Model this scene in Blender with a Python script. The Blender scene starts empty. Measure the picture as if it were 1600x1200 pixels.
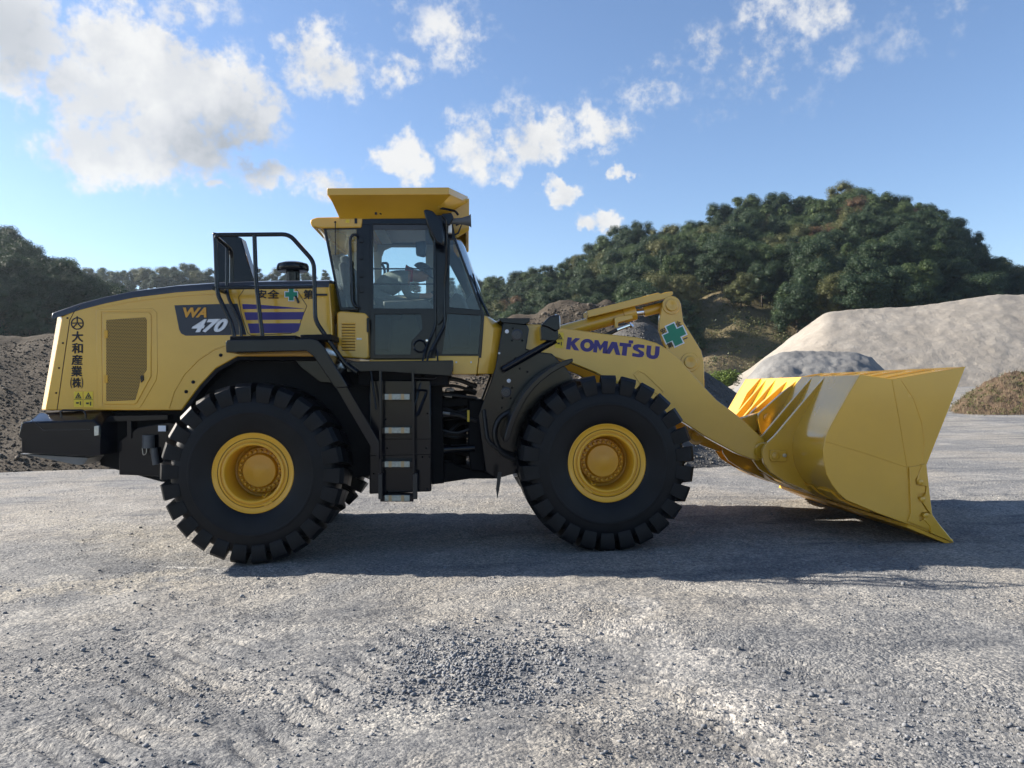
import bpy, bmesh, math, random
import numpy as np
from mathutils import Vector, Matrix
from mathutils.geometry import tessellate_polygon

# ------------------------------------------------------------------ camera, sky, sun, exposure
SC = bpy.context.scene
FPX = 1202.0                                   # focal length in pixels of the 1600 px wide photograph
YAW, PITCH, ROLL = math.radians(3.42), math.radians(0.348), math.radians(-1.297)
EYE = Vector((0.0, -9.003, 1.627))
FWD = Vector((math.sin(YAW)*math.cos(PITCH), math.cos(YAW)*math.cos(PITCH), math.sin(PITCH)))
_r = FWD.cross(Vector((0, 0, 1))).normalized(); _u = _r.cross(FWD)
RGT = _r*math.cos(ROLL) + _u*math.sin(ROLL)
UPV = -_r*math.sin(ROLL) + _u*math.cos(ROLL)
cam_d = bpy.data.cameras.new('camera'); cam = bpy.data.objects.new('camera', cam_d)
SC.collection.objects.link(cam)
cam_d.sensor_width = 36.0; cam_d.lens = 36.0*FPX/1600.0; cam_d.clip_start = 0.05; cam_d.clip_end = 6000.0
cam.matrix_world = Matrix(((RGT.x, UPV.x, -FWD.x, EYE.x), (RGT.y, UPV.y, -FWD.y, EYE.y), (RGT.z, UPV.z, -FWD.z, EYE.z), (0, 0, 0, 1)))
SC.camera = cam

LIGHT = Vector((1.90, -0.58, -1.0)).normalized()          # direction in which sunlight travels
SUN_EL = math.asin(-LIGHT.z); SUN_AZ = math.atan2(-LIGHT.x, -LIGHT.y)   # azimuth of the sun, from +Y towards +X
sun_d = bpy.data.lights.new('sun', 'SUN'); sun = bpy.data.objects.new('sun', sun_d); SC.collection.objects.link(sun)
sun_d.energy = 5.0; sun_d.angle = math.radians(0.55); sun_d.color = (1.0, 0.92, 0.81)
sun.rotation_euler = LIGHT.to_track_quat('-Z', 'Y').to_euler(); sun.location = (-30, 10, 30)

SC.view_settings.view_transform = 'Standard'; SC.view_settings.look = 'None'
SC.view_settings.exposure = 1.5; SC.view_settings.gamma = 1.0
SC.view_settings.use_curve_mapping = False
SC.render.engine = 'CYCLES'
SC.cycles.max_bounces = 6; SC.cycles.diffuse_bounces = 3; SC.cycles.glossy_bounces = 3; SC.cycles.transparent_max_bounces = 16
SC.cycles.use_denoising = True
SC.cycles.sample_clamp_indirect = 6.0
SKY_STRENGTH = 0.066
SKY_AIR, SKY_DUST, SKY_OZONE = 1.0, 0.25, 2.6
CLOUD = ((4.9, 4.9, 4.85), (3.8, 3.9, 4.05), (2.1, 2.3, 2.55))

def ray(px, py):
    return FWD + RGT*((px-800.0)/FPX) - UPV*((py-600.0)/FPX)
def P(px, py, Y):
    d = ray(px, py); t = (Y-EYE.y)/d.y
    return EYE + d*t
def PD(px, py, depth):
    return EYE + ray(px, py)*depth
def GP(px, py):
    d = ray(px, py); t = -EYE.z/d.z
    return EYE + d*t

# ------------------------------------------------------------------ node helpers and the world
class NT:
    def __init__(s, tree): s.t = tree; s.n = tree.nodes; s.l = tree.links
    def add(s, kind, **kw):
        n = s.n.new(kind)
        for k, v in kw.items(): setattr(n, k, v)
        return n
    def put(s, sock, v):
        if hasattr(v, 'is_output'): s.l.new(v, sock)
        else: sock.default_value = v
    def math(s, op, a, b=None, c=None, clamp=False):
        n = s.add('ShaderNodeMath', operation=op); n.use_clamp = clamp
        s.put(n.inputs[0], a)
        if b is not None: s.put(n.inputs[1], b)
        if c is not None: s.put(n.inputs[2], c)
        return n.outputs[0]
    def vmath(s, op, a, b=None):
        n = s.add('ShaderNodeVectorMath', operation=op); s.put(n.inputs[0], a)
        if b is not None: s.put(n.inputs[1], b)
        return n.outputs['Value'] if op in ('LENGTH', 'DOT_PRODUCT', 'DISTANCE') else n.outputs[0]
    def mix(s, fac, a, b, blend='MIX'):
        n = s.add('ShaderNodeMix', data_type='RGBA', blend_type=blend)
        s.put(n.inputs[0], fac); s.put(n.inputs[6], a); s.put(n.inputs[7], b)
        return n.outputs[2]
    def ramp(s, fac, stops, interp='LINEAR'):
        n = s.add('ShaderNodeValToRGB'); s.put(n.inputs[0], fac); e = n.color_ramp; e.interpolation = interp
        while len(e.elements) > 1: e.elements.remove(e.elements[-1])
        for i, (p, c) in enumerate(stops):
            k = e.elements[0] if i == 0 else e.elements.new(p)
            k.position = p; k.color = c if len(c) == 4 else (*c, 1)
        return n.outputs[0]
    def smooth(s, v, a, b, lo=0.0, hi=1.0):
        n = s.add('ShaderNodeMapRange', interpolation_type='SMOOTHSTEP')
        s.put(n.inputs[0], v); s.put(n.inputs[1], a); s.put(n.inputs[2], b); s.put(n.inputs[3], lo); s.put(n.inputs[4], hi)
        return n.outputs[0]
    def noise(s, vec, scale, detail=4, rough=0.55, dist=0.0):
        n = s.add('ShaderNodeTexNoise'); s.put(n.inputs['Vector'], vec)
        n.inputs['Scale'].default_value = scale; n.inputs['Detail'].default_value = detail
        n.inputs['Roughness'].default_value = rough; n.inputs['Distortion'].default_value = dist
        return n.outputs['Fac']

def build_world():
    w = bpy.data.worlds.new('World'); SC.world = w; w.use_nodes = True
    nt = NT(w.node_tree); nt.n.clear()
    tc = nt.add('ShaderNodeTexCoord'); d = tc.outputs['Generated']
    sky = nt.add('ShaderNodeTexSky', sky_type='NISHITA'); sky.sun_disc = False
    sky.sun_elevation = SUN_EL; sky.sun_rotation = SUN_AZ
    sky.altitude = 0; sky.air_density = SKY_AIR; sky.dust_density = SKY_DUST; sky.ozone_density = SKY_OZONE
    skyc = nt.mix(1.0, sky.outputs[0], (.97, .98, 1.05, 1), 'MULTIPLY')
    dn = nt.add('ShaderNodeSeparateXYZ'); nt.put(dn.inputs[0], d)
    clouds = [  # photograph position and half-size of each cloud clump, weight
        (190, 70, 85, 65, 1.1), (150, 150, 80, 65, 1.1), (290, 140, 125, 85, 1.2), (185, 235, 105, 70, 1.15), (375, 165, 80, 75, 1.0), (270, 205, 140, 75, 1.0),
        (508, 105, 72, 60, .92), (620, 118, 48, 30, .66), (0, 45, 95, 80, 1.0), (5, 105, 75, 55, .92), (300, 8, 90, 45, .50), (705, 55, 75, 62, .56), (640, 30, 60, 45, .36),
        (430, 277, 58, 26, .80), (510, 282, 72, 28, .74), (630, 245, 46, 38, .95), (738, 232, 44, 62, .84), (840, 222, 66, 50, .92), (935, 205, 66, 36, .82),
        (785, 262, 48, 32, .74), (1010, 138, 70, 40, .50), (955, 165, 48, 38, .36), (1190, 95, 105, 80, .40), (1275, 18, 50, 45, .56), (1200, 15, 55, 45, .50),
        (880, 301, 28, 24, .88), (938, 344, 28, 18, .92), (970, 268, 20, 14, .72), (785, 165, 50, 42, .46), (1105, 65, 45, 38, .42), (340, 288, 22, 13, .72), (1450, 35, 60, 45, .30), (1310, 95, 40, 24, .34), (1100, 105, 40, 34, .34)]
    def lobes(src, lst):
        tot = None
        for (cx, cy, rx, ry, wt) in lst:
            c = ray(cx, cy).normalized(); k = 1.0/(ray(cx, cy).length*FPX)
            sx, sz = 1/(rx*k*1.12), 1/(ry*k*1.12); sy = .6*sx
            v = nt.add('ShaderNodeVectorMath', operation='MULTIPLY_ADD'); nt.put(v.inputs[0], src); v.inputs[1].default_value = (sx, sy, sz); v.inputs[2].default_value = (-c.x*sx, -c.y*sy, -c.z*sz)
            r2 = nt.vmath('DOT_PRODUCT', v.outputs[0], v.outputs[0])
            q = nt.math('MULTIPLY_ADD', r2, -wt, wt)
            tot = q if tot is None else nt.math('SMOOTH_MAX', tot, q, 0.06)
        return tot
    inframe = nt.math('MULTIPLY', nt.smooth(dn.outputs[1], .70, .80), nt.smooth(dn.outputs[2], .60, .50))
    # scattered fair-weather clouds over the rest of the sky
    wide = nt.math('MULTIPLY', nt.smooth(nt.noise(d, 4.2, 6, .6), .54, .72, 0, .92), nt.smooth(dn.outputs[2], .02, .14))
    wide = nt.math('MULTIPLY', wide, nt.math('SUBTRACT', 1.0, inframe))
    # the clouds in view
    n1 = nt.noise(d, 13.0, 9, .62); n2 = nt.noise(d, 52.0, 4, .62)
    sh = (-LIGHT)*.030
    n3 = nt.noise(nt.vmath('ADD', d, (sh.x, sh.y, sh.z)), 12.0, 4, .55)
    e = nt.math('ADD', nt.math('MULTIPLY', nt.math('SUBTRACT', n1, .5), 2.0), nt.math('MULTIPLY', nt.math('SUBTRACT', n2, .5), 1.15))
    wn = nt.add('ShaderNodeTexNoise'); nt.put(wn.inputs['Vector'], d); wn.inputs['Scale'].default_value = 24; wn.inputs['Detail'].default_value = 4; wn.inputs['Roughness'].default_value = .6
    warp = nt.add('ShaderNodeVectorMath', operation='MULTIPLY_ADD'); nt.put(warp.inputs[0], nt.vmath('SUBTRACT', wn.outputs['Color'], (.5, .5, .5))); warp.inputs[1].default_value = (.085, .0, .075); nt.put(warp.inputs[2], d)
    raw = nt.math('MAXIMUM', lobes(warp.outputs[0], clouds), -1.0); tot = nt.math('MAXIMUM', raw, 0.0)
    dens = nt.math('ADD', raw, e)
    alpha = nt.math('MULTIPLY', nt.smooth(dens, .06, .84), nt.smooth(tot, .05, .62, .28, .97))
    thick = nt.smooth(nt.math('ADD', nt.math('MULTIPLY', tot, .55), nt.math('MULTIPLY', nt.math('SUBTRACT', n3, n1), 2.4)), .10, .95)
    dim = nt.math('MAXIMUM', lobes(d, [(360, 235, 115, 70, .9), (0, 50, 100, 90, .95), (425, 175, 75, 70, .55)]), 0.0)
    shade = nt.math('ADD', nt.math('MULTIPLY', thick, .38), nt.math('MULTIPLY', dim, .72), clamp=True)
    lit = nt.ramp(shade, [(0, CLOUD[0]), (.45, CLOUD[1]), (1.0, CLOUD[2])])
    c_in = nt.mix(alpha, skyc, lit)
    c_out = nt.mix(wide, skyc, (*CLOUD[1], 1))
    b_in = nt.add('ShaderNodeBackground'); nt.put(b_in.inputs[0], c_in); b_in.inputs[1].default_value = SKY_STRENGTH
    b_out = nt.add('ShaderNodeBackground'); nt.put(b_out.inputs[0], c_out); b_out.inputs[1].default_value = SKY_STRENGTH
    zone = nt.math('MULTIPLY', nt.math('GREATER_THAN', dn.outputs[1], .68), nt.math('GREATER_THAN', dn.outputs[2], 0.0))
    zone = nt.math('MULTIPLY', zone, nt.math('LESS_THAN', dn.outputs[2], .62))
    mx = nt.add('ShaderNodeMixShader'); nt.put(mx.inputs[0], zone); nt.l.new(b_out.outputs[0], mx.inputs[1]); nt.l.new(b_in.outputs[0], mx.inputs[2])
    out = nt.add('ShaderNodeOutputWorld'); nt.l.new(mx.outputs[0], out.inputs[0])
    w.cycles.sampling_method = 'MANUAL'; w.cycles.sample_map_resolution = 512
build_world()

# ------------------------------------------------------------------ numpy noise
def _h(ix, iy, seed):
    n = (ix.astype(np.int64)*374761393 + iy.astype(np.int64)*668265263 + seed*1274126177) & 0x7fffffff
    n = ((n ^ (n >> 13))*1274126177) & 0x7fffffff
    return ((n ^ (n >> 16)) & 0xffff)/65535.0
def vnoise(x, y, seed=0):
    x = np.asarray(x, float); y = np.asarray(y, float)
    ix = np.floor(x); iy = np.floor(y); fx = x-ix; fy = y-iy
    fx = fx*fx*fx*(fx*(fx*6-15)+10); fy = fy*fy*fy*(fy*(fy*6-15)+10)
    a = _h(ix, iy, seed); b = _h(ix+1, iy, seed); c = _h(ix, iy+1, seed); d = _h(ix+1, iy+1, seed)
    return (a*(1-fx)+b*fx)*(1-fy)+(c*(1-fx)+d*fx)*fy - .5
def fbm(x, y, seed=0, octv=4, gain=.5):
    s = 0; a = 1.0
    for i in range(octv):
        s = s + a*vnoise(x*2**i+17.3*i, y*2**i-9.1*i, seed+i); a *= gain
    return s

# ------------------------------------------------------------------ materials
MATS = {}
def mat(name, col, rough=.5, metal=0.0, coat=0.0, var=0.0, vscale=3.0, bump=0.0, bscale=40.0, spec=.5, col2=None, bdetail=5):
    if name in MATS: return MATS[name]
    m = bpy.data.materials.new(name); m.use_nodes = True; nt = NT(m.node_tree); nt.n.clear()
    b = nt.add('ShaderNodeBsdfPrincipled'); o = nt.add('ShaderNodeOutputMaterial'); nt.l.new(b.outputs[0], o.inputs[0])
    b.inputs['Roughness'].default_value = rough; b.inputs['Metallic'].default_value = metal
    b.inputs['Coat Weight'].default_value = coat; b.inputs['Coat Roughness'].default_value = .08
    b.inputs['Specular IOR Level'].default_value = spec
    tc = nt.add('ShaderNodeTexCoord'); vec = tc.outputs['Object']
    if var > 0 or col2:
        n = nt.noise(vec, vscale, 6, .6)
        c2 = col2 or tuple(c*(1-var) for c in col)
        f = nt.smooth(n, .35, .65)
        nt.put(b.inputs['Base Color'], nt.mix(f, (*col, 1), (*c2, 1)))
        nt.put(b.inputs['Roughness'], nt.math('ADD', rough-.06, nt.math('MULTIPLY', nt.noise(vec, vscale*2, 3, .5), .12)))
    else:
        b.inputs['Base Color'].default_value = (*col, 1)
    if bump > 0:
        bn = nt.add('ShaderNodeBump'); bn.inputs['Strength'].default_value = 1.0; bn.inputs['Distance'].default_value = bump
        nt.put(bn.inputs['Height'], nt.noise(vec, bscale, bdetail, .65)); nt.l.new(bn.outputs[0], b.inputs['Normal'])
    MATS[name] = m; return m

def glass(name, tint, gloss=.02):
    m = bpy.data.materials.new(name); m.use_nodes = True; nt = NT(m.node_tree); nt.n.clear()
    t = nt.add('ShaderNodeBsdfTransparent'); t.inputs[0].default_value = (*tint, 1)
    gl = nt.add('ShaderNodeBsdfGlossy'); gl.inputs['Roughness'].default_value = gloss; gl.inputs[0].default_value = (.9, .95, 1, 1)
    fr = nt.add('ShaderNodeFresnel'); fr.inputs[0].default_value = 1.5
    mx = nt.add('ShaderNodeMixShader'); nt.l.new(fr.outputs[0], mx.inputs[0]); nt.l.new(t.outputs[0], mx.inputs[1]); nt.l.new(gl.outputs[0], mx.inputs[2])
    o = nt.add('ShaderNodeOutputMaterial'); nt.l.new(mx.outputs[0], o.inputs[0]); MATS[name] = m; return m

YEL = mat('yellow_paint', (.645, .36, .028), .25, coat=.8, var=.07, vscale=1.6)
YELD = mat('yellow_panel', (.67, .35, .018), .36, coat=.15, var=.08, vscale=2.5)
BLK = mat('black_paint', (.0030, .0046, .0095), .15, coat=.0, var=.25, vscale=2, spec=.36)
BLKM = mat('black_matt', (.0042, .0052, .0082), .6, var=.4, vscale=6, spec=.18)
DGREY = mat('dark_grey_paint', (.035, .037, .045), .32, coat=.2, var=.2, vscale=5)
RUB = mat('tyre_rubber', (.0050, .0060, .0085), .48, var=.35, vscale=4, bump=.0015, bscale=60, spec=.24)
HOSE = mat('hose_rubber', (.012, .012, .013), .45)
CHR = mat('chrome', (.75, .76, .78), .12, metal=1.0)
STEEL = mat('zinc_steel', (.55, .55, .52), .35, metal=.9, var=.2, vscale=30)
GRIP = mat('step_grip', (.36, .38, .34), .5, metal=.4, var=.25, vscale=40)
NAVY = mat('navy_decal', (.022, .028, .042), .4)
PURP = mat('blue_decal', (.022, .010, .155), .35)
INK = mat('black_print', (.010, .010, .010), .5)
WHT = mat('white_print', (.72, .74, .78), .4)
ORG = mat('orange_print', (.62, .30, .03), .4)
GRN = mat('green_print', (.0, .20, .115), .4)
STK = mat('sticker_yellow', (.72, .52, .03), .45)
CREAM = mat('cab_lining', (.36, .34, .28), .75, var=.1, vscale=6)
GREYP = mat('grey_plastic', (.09, .095, .10), .55, var=.2, vscale=8)
SEATM = mat('seat_fabric', (.05, .052, .055), .85, var=.3, vscale=20)
LAMP = mat('lamp_lens', (.75, .75, .72), .15, coat=.6)
AMB = mat('amber_lens', (.75, .22, .02), .2, coat=.5)
GLASS = glass('tinted_glass', (.92, .965, .955))
GLASSD = glass('dark_glass', (.42, .50, .54))
def grille_mat():
    m = bpy.data.materials.new('perforated_grille'); m.use_nodes = True; nt = NT(m.node_tree); nt.n.clear()
    b = nt.add('ShaderNodeBsdfPrincipled'); o = nt.add('ShaderNodeOutputMaterial'); nt.l.new(b.outputs[0], o.inputs[0])
    tc = nt.add('ShaderNodeTexCoord'); p = nt.vmath('MULTIPLY', tc.outputs['Object'], (1/.0165, 0, 1/.0286))
    def cell(off):
        f = nt.vmath('FRACTION', nt.vmath('ADD', p, (off+100, 0, off+100)))
        f = nt.vmath('MULTIPLY', nt.vmath('SUBTRACT', f, (.5, 0, .5)), (1, 0, 1.733))
        return nt.vmath('LENGTH', f)
    d = nt.math('MINIMUM', cell(0), cell(.5))
    hole = nt.smooth(d, .30, .40, 1, 0)
    nt.put(b.inputs['Base Color'], nt.mix(hole, (.40, .235, .03, 1), (.012, .011, .008, 1)))
    b.inputs['Roughness'].default_value = .5; MATS['grille'] = m; return m
GRILLE = grille_mat()

# ------------------------------------------------------------------ mesh helpers
COL = SC.collection
class MB:
    def __init__(s): s.v = []; s.f = []
    def add(s, vs, fs):
        o = len(s.v); s.v += [tuple(v) for v in vs]; s.f += [tuple(i+o for i in f) for f in fs]; return s
    def plate(s, loops, y0, y1):
        """prism between planes y0 and y1 from XZ loops (first outer, then holes)"""
        pts = [p for l in loops for p in l]; n = len(pts)
        vs = [(p[0], y0, p[1]) for p in pts] + [(p[0], y1, p[1]) for p in pts]; fs = []
        if len(loops) == 1:
            fs += [tuple(range(n)), tuple(range(2*n-1, n-1, -1))]
        else:
            for t in tessellate_polygon([[Vector((p[0], p[1], 0)) for p in l] for l in loops]):
                fs += [tuple(t), tuple(i+n for i in reversed(t))]
        o = 0
        for l in loops:
            k = len(l)
            for i in range(k):
                a, b = o+i, o+(i+1) % k; fs.append((a, b, b+n, a+n))
            o += k
        return s.add(vs, fs)
    def px(s, outline, y0, y1, holes=()):
        """trace photograph outline(s) at depth y0 and give it real thickness to y1"""
        L = [[(P(x, y, y0).x, P(x, y, y0).z) for x, y in l] for l in [outline, *holes]]
        return s.plate(L, y0, y1)
    def loft(s, secs, cap=True, closed=True):
        n = len(secs[0]); vs = [p for c in secs for p in c]; fs = []
        for j in range(len(secs)-1):
            for i in range(n if closed else n-1):
                a, b = j*n+i, j*n+(i+1) % n; fs.append((a, b, b+n, a+n))
        if cap:
            fs.append(tuple(reversed(range(n)))); o = (len(secs)-1)*n; fs.append(tuple(range(o, o+n)))
        return s.add(vs, fs)
    def box(s, c, d):
        x, y, z = c; a, b, e = d[0]/2, d[1]/2, d[2]/2
        vs = [(x+i*a, y+j*b, z+k*e) for i in (-1, 1) for j in (-1, 1) for k in (-1, 1)]
        return s.add(vs, [(0, 1, 3, 2), (4, 6, 7, 5), (0, 4, 5, 1), (2, 3, 7, 6), (0, 2, 6, 4), (1, 5, 7, 3)])
    def tube(s, path, r, n=10, cap=True):
        path = [Vector(p) for p in path]; rs = r if isinstance(r, (list, tuple)) else [r]*len(path)
        secs = []; up = None
        for i, p in enumerate(path):
            t = ((path[min(i+1, len(path)-1)]-p).normalized() + (p-path[max(i-1, 0)]).normalized()).normalized()
            if up is None:
                up = Vector((0, 0, 1)) if abs(t.z) < .9 else Vector((1, 0, 0))
            a = (up - t*up.dot(t)).normalized(); b = t.cross(a); up = a
            secs.append([tuple(p+(a*math.cos(k)+b*math.sin(k))*rs[i]) for k in [2*math.pi*j/n for j in range(n)]])
        return s.loft(secs, cap)
    def lathe(s, prof, c=(0, 0, 0), axis='Y', n=48):
        secs = []
        for k in range(n):
            a = 2*math.pi*k/n; sec = []
            for r, h in prof:
                if axis == 'Y': sec.append((c[0]+r*math.cos(a), c[1]+h, c[2]+r*math.sin(a)))
                elif axis == 'Z': sec.append((c[0]+r*math.cos(a), c[1]+r*math.sin(a), c[2]+h))
                else: sec.append((c[0]+h, c[1]+r*math.cos(a), c[2]+r*math.sin(a)))
            secs.append(sec)
        m = len(prof); vs = [p for c_ in secs for p in c_]; fs = []
        for k in range(n):
            for i in range(m-1):
                a, b = k*m+i, ((k+1) % n)*m+i; fs.append((a, b, b+1, a+1))
        return s.add(vs, fs)
    def cyl(s, a, b, r, n=20): return s.tube([a, b], r, n)
    def build(s, name, m, parent=None, bevel=0.0, smooth=35, seg=2):
        me = bpy.data.meshes.new(name); me.from_pydata(s.v, [], s.f); me.validate()
        bm = bmesh.new(); bm.from_mesh(me); bmesh.ops.remove_doubles(bm, verts=bm.verts, dist=1e-6)
        bmesh.ops.recalc_face_normals(bm, faces=bm.faces); bm.to_mesh(me); bm.free()
        me.shade_smooth(); me.set_sharp_from_angle(angle=math.radians(smooth))
        for k in (m if isinstance(m, (list, tuple)) else [m]): me.materials.append(k)
        o = bpy.data.objects.new(name, me); COL.objects.link(o)
        if bevel > 0:
            b = o.modifiers.new('edge', 'BEVEL'); b.width = bevel; b.segments = seg; b.limit_method = 'ANGLE'; b.angle_limit = math.radians(30)
            b.harden_normals = False
        attach(o, parent); return o
def attach(o, parent):
    if parent is not None:
        o.parent = parent; o.matrix_parent_inverse = wmat(parent).inverted()
def wmat(o):
    m = Matrix.LocRotScale(o.location, o.rotation_euler, o.scale)
    if o.parent is not None: m = wmat(o.parent) @ o.matrix_parent_inverse @ m
    return m
def empty(name, loc, parent=None):
    o = bpy.data.objects.new(name, None); o.location = loc; COL.objects.link(o); o.empty_display_size = .2
    attach(o, parent); return o
def tag(o, label=None, cat=None, group=None, kind=None):
    if label: o['label'] = label
    if cat: o['category'] = cat
    if group: o['group'] = group
    if kind: o['kind'] = kind
    return o
def pp(pts, Y=None):
    return [P(p[0], p[1], p[2] if len(p) > 2 else Y) for p in pts]
def fillet(path, r, k=4):
    path = [Vector(p) for p in path]; out = [path[0]]
    for i in range(1, len(path)-1):
        a, p, b = path[i-1], path[i], path[i+1]
        u, w = a-p, b-p; d = min(r, u.length*.45, w.length*.45)
        s, e = p+u.normalized()*d, p+w.normalized()*d
        for j in range(k+1):
            t = j/k; out.append(s*(1-t)**2 + p*2*t*(1-t) + e*t*t)
    return out + [path[-1]]
def np_mesh(name, V, F, m, parent=None, smooth=True):
    me = bpy.data.meshes.new(name); V = np.asarray(V, np.float32); F = np.asarray(F, np.int32)
    k = F.shape[1]
    me.vertices.add(len(V)); me.vertices.foreach_set('co', V.ravel())
    me.loops.add(F.size); me.loops.foreach_set('vertex_index', F.ravel())
    me.polygons.add(len(F)); me.polygons.foreach_set('loop_start', np.arange(0, F.size, k, dtype=np.int32))
    if smooth: me.polygons.foreach_set('use_smooth', np.ones(len(F), bool))
    me.update(calc_edges=True)
    for q in (m if isinstance(m, (list, tuple)) else [m]): me.materials.append(q)
    o = bpy.data.objects.new(name, me); COL.objects.link(o); attach(o, parent); return o
def grid_faces(nr, nc):
    i = np.arange((nr-1)*(nc-1)); r, c = i//(nc-1), i % (nc-1); a = r*nc+c
    return np.stack([a, a+1, a+nc+1, a+nc], 1)
def interp(x, pts):
    return np.interp(x, [p[0] for p in pts], [p[1] for p in pts])
# ------------------------------------------------------------------ setting materials
def ground_mat():
    m = bpy.data.materials.new('crushed_stone_yard'); m.use_nodes = True; nt = NT(m.node_tree); nt.n.clear()
    b = nt.add('ShaderNodeBsdfPrincipled'); o = nt.add('ShaderNodeOutputMaterial'); nt.l.new(b.outputs[0], o.inputs[0])
    tc = nt.add('ShaderNodeTexCoord'); v = tc.outputs['Object']
    big = nt.noise(v, .33, 5, .6, .6); mid = nt.noise(v, .8, 8, .66, 1.2); fine = nt.noise(v, 26, 6, .7); grit = nt.noise(v, 110, 3, .7)
    st = nt.noise(nt.vmath('MULTIPLY', v, (.35, 1.6, 1)), 1.1, 5, .6, .5)
    base = nt.ramp(big, [(.30, (.165, .170, .177)), (.44, (.200, .203, .205)), (.56, (.275, .262, .238)), (.66, (.235, .232, .225)), (.78, (.185, .188, .19))])
    pale = nt.mix(nt.smooth(mid, .46, .70, 0, .8), base, (.345, .335, .312, 1))
    dark = nt.mix(nt.smooth(st, .52, .68, 0, .68), pale, (.105, .112, .124, 1))
    wob = nt.noise(v, 2.2, 5, .65)
    def streak(a, b_, wd, src, col, k):
        dx, dy = b_[0]-a[0], b_[1]-a[1]; L = math.hypot(dx, dy); nx, ny = -dy/L, dx/L
        dd = nt.math('ADD', nt.vmath('DOT_PRODUCT', v, (nx, ny, 0)), -(a[0]*nx+a[1]*ny))
        dd = nt.math('ABSOLUTE', nt.math('ADD', dd, nt.math('MULTIPLY', nt.math('SUBTRACT', wob, .5), wd*7)))
        al = nt.math('ADD', nt.vmath('DOT_PRODUCT', v, (dx/L, dy/L, 0)), -(a[0]*dx+a[1]*dy)/L)
        msk = nt.math('MULTIPLY', nt.smooth(dd, wd, wd*.15), nt.math('MULTIPLY', nt.smooth(al, -.4, .3), nt.smooth(al, L+.4, L-.3)))
        return nt.mix(nt.math('MULTIPLY', msk, nt.smooth(fine, .30, .60, .35*k, k)), src, col)
    g_ = lambda x, y: (GP(x, y).x, GP(x, y).y)
    dark = streak(g_(960, 935), g_(1260, 1200), .26, dark, (.40, .39, .37, 1), .72)
    dark = streak(g_(480, 1170), g_(760, 1070), .22, dark, (.40, .39, .36, 1), .6)
    dark = streak(g_(-40, 930), g_(330, 900), .45, dark, (.36, .335, .285, 1), .75)
    dark = streak(g_(20, 800), g_(260, 840), .5, dark, (.34, .32, .275, 1), .6)
    dark = streak(g_(850, 1130), g_(1180, 1190), .30, dark, (.085, .088, .095, 1), .7)
    dark = streak(g_(130, 1000), g_(420, 1190), .40, dark, (.11, .117, .128, 1), .6)
    dark = streak(g_(262, 884), g_(325, 884), .05, dark, (.62, .61, .58, 1), .9)
    dark = nt.mix(1.0, dark, (.97, .95, .915, 1), 'MULTIPLY')
    vo = nt.add('ShaderNodeTexVoronoi'); nt.put(vo.inputs['Vector'], v); vo.inputs['Scale'].default_value = 62
    vb = nt.add('ShaderNodeTexVoronoi'); nt.put(vb.inputs['Vector'], v); vb.inputs['Scale'].default_value = 24
    cell = nt.add('ShaderNodeSeparateColor'); nt.put(cell.inputs[0], vo.outputs['Color']); cellb = nt.add('ShaderNodeSeparateColor'); nt.put(cellb.inputs[0], vb.outputs['Color'])
    f1 = nt.mix(nt.smooth(fine, .32, .68, 0, 1), nt.mix(1.0, dark, (.62, .64, .68, 1), 'MULTIPLY'), nt.mix(1.0, dark, (1.24, 1.22, 1.19, 1), 'MULTIPLY'))
    f2 = nt.mix(nt.smooth(cell.outputs[0], .0, 1.0, 0, .75), nt.mix(1.0, f1, (.66, .68, .72, 1), 'MULTIPLY'), nt.mix(1.0, f1, (1.5, 1.48, 1.44, 1), 'MULTIPLY'))
    f3 = nt.mix(nt.smooth(grit, .45, .32, 0, .55), f2, (.045, .048, .054, 1))
    nt.put(b.inputs['Base Color'], f3); b.inputs['Roughness'].default_value = .92; b.inputs['Specular IOR Level'].default_value = .25
    rough = nt.smooth(nt.noise(v, 1.4, 4, .6, .4), .38, .62, .35, 1.0)      # patches of loose chippings and patches rolled flat
    bump_s = nt.math('MULTIPLY', nt.math('SUBTRACT', 1.0, vo.outputs['Distance']), .55)
    bump_b = nt.math('MULTIPLY', nt.smooth(cellb.outputs[1], .55, .75), nt.math('SUBTRACT', 1.0, nt.math('MULTIPLY', vb.outputs['Distance'], 1.6)))
    hsum = nt.math('ADD', nt.math('ADD', nt.math('MULTIPLY', fine, .9), nt.math('MULTIPLY', grit, .25)), nt.math('MULTIPLY', nt.math('ADD', bump_s, nt.math('MULTIPLY', bump_b, .8)), rough))
    bn = nt.add('ShaderNodeBump'); bn.inputs['Distance'].default_value = .016; bn.inputs['Strength'].default_value = 1.0
    nt.put(bn.inputs['Height'], hsum); nt.l.new(bn.outputs[0], b.inputs['Normal'])
    return m
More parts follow.
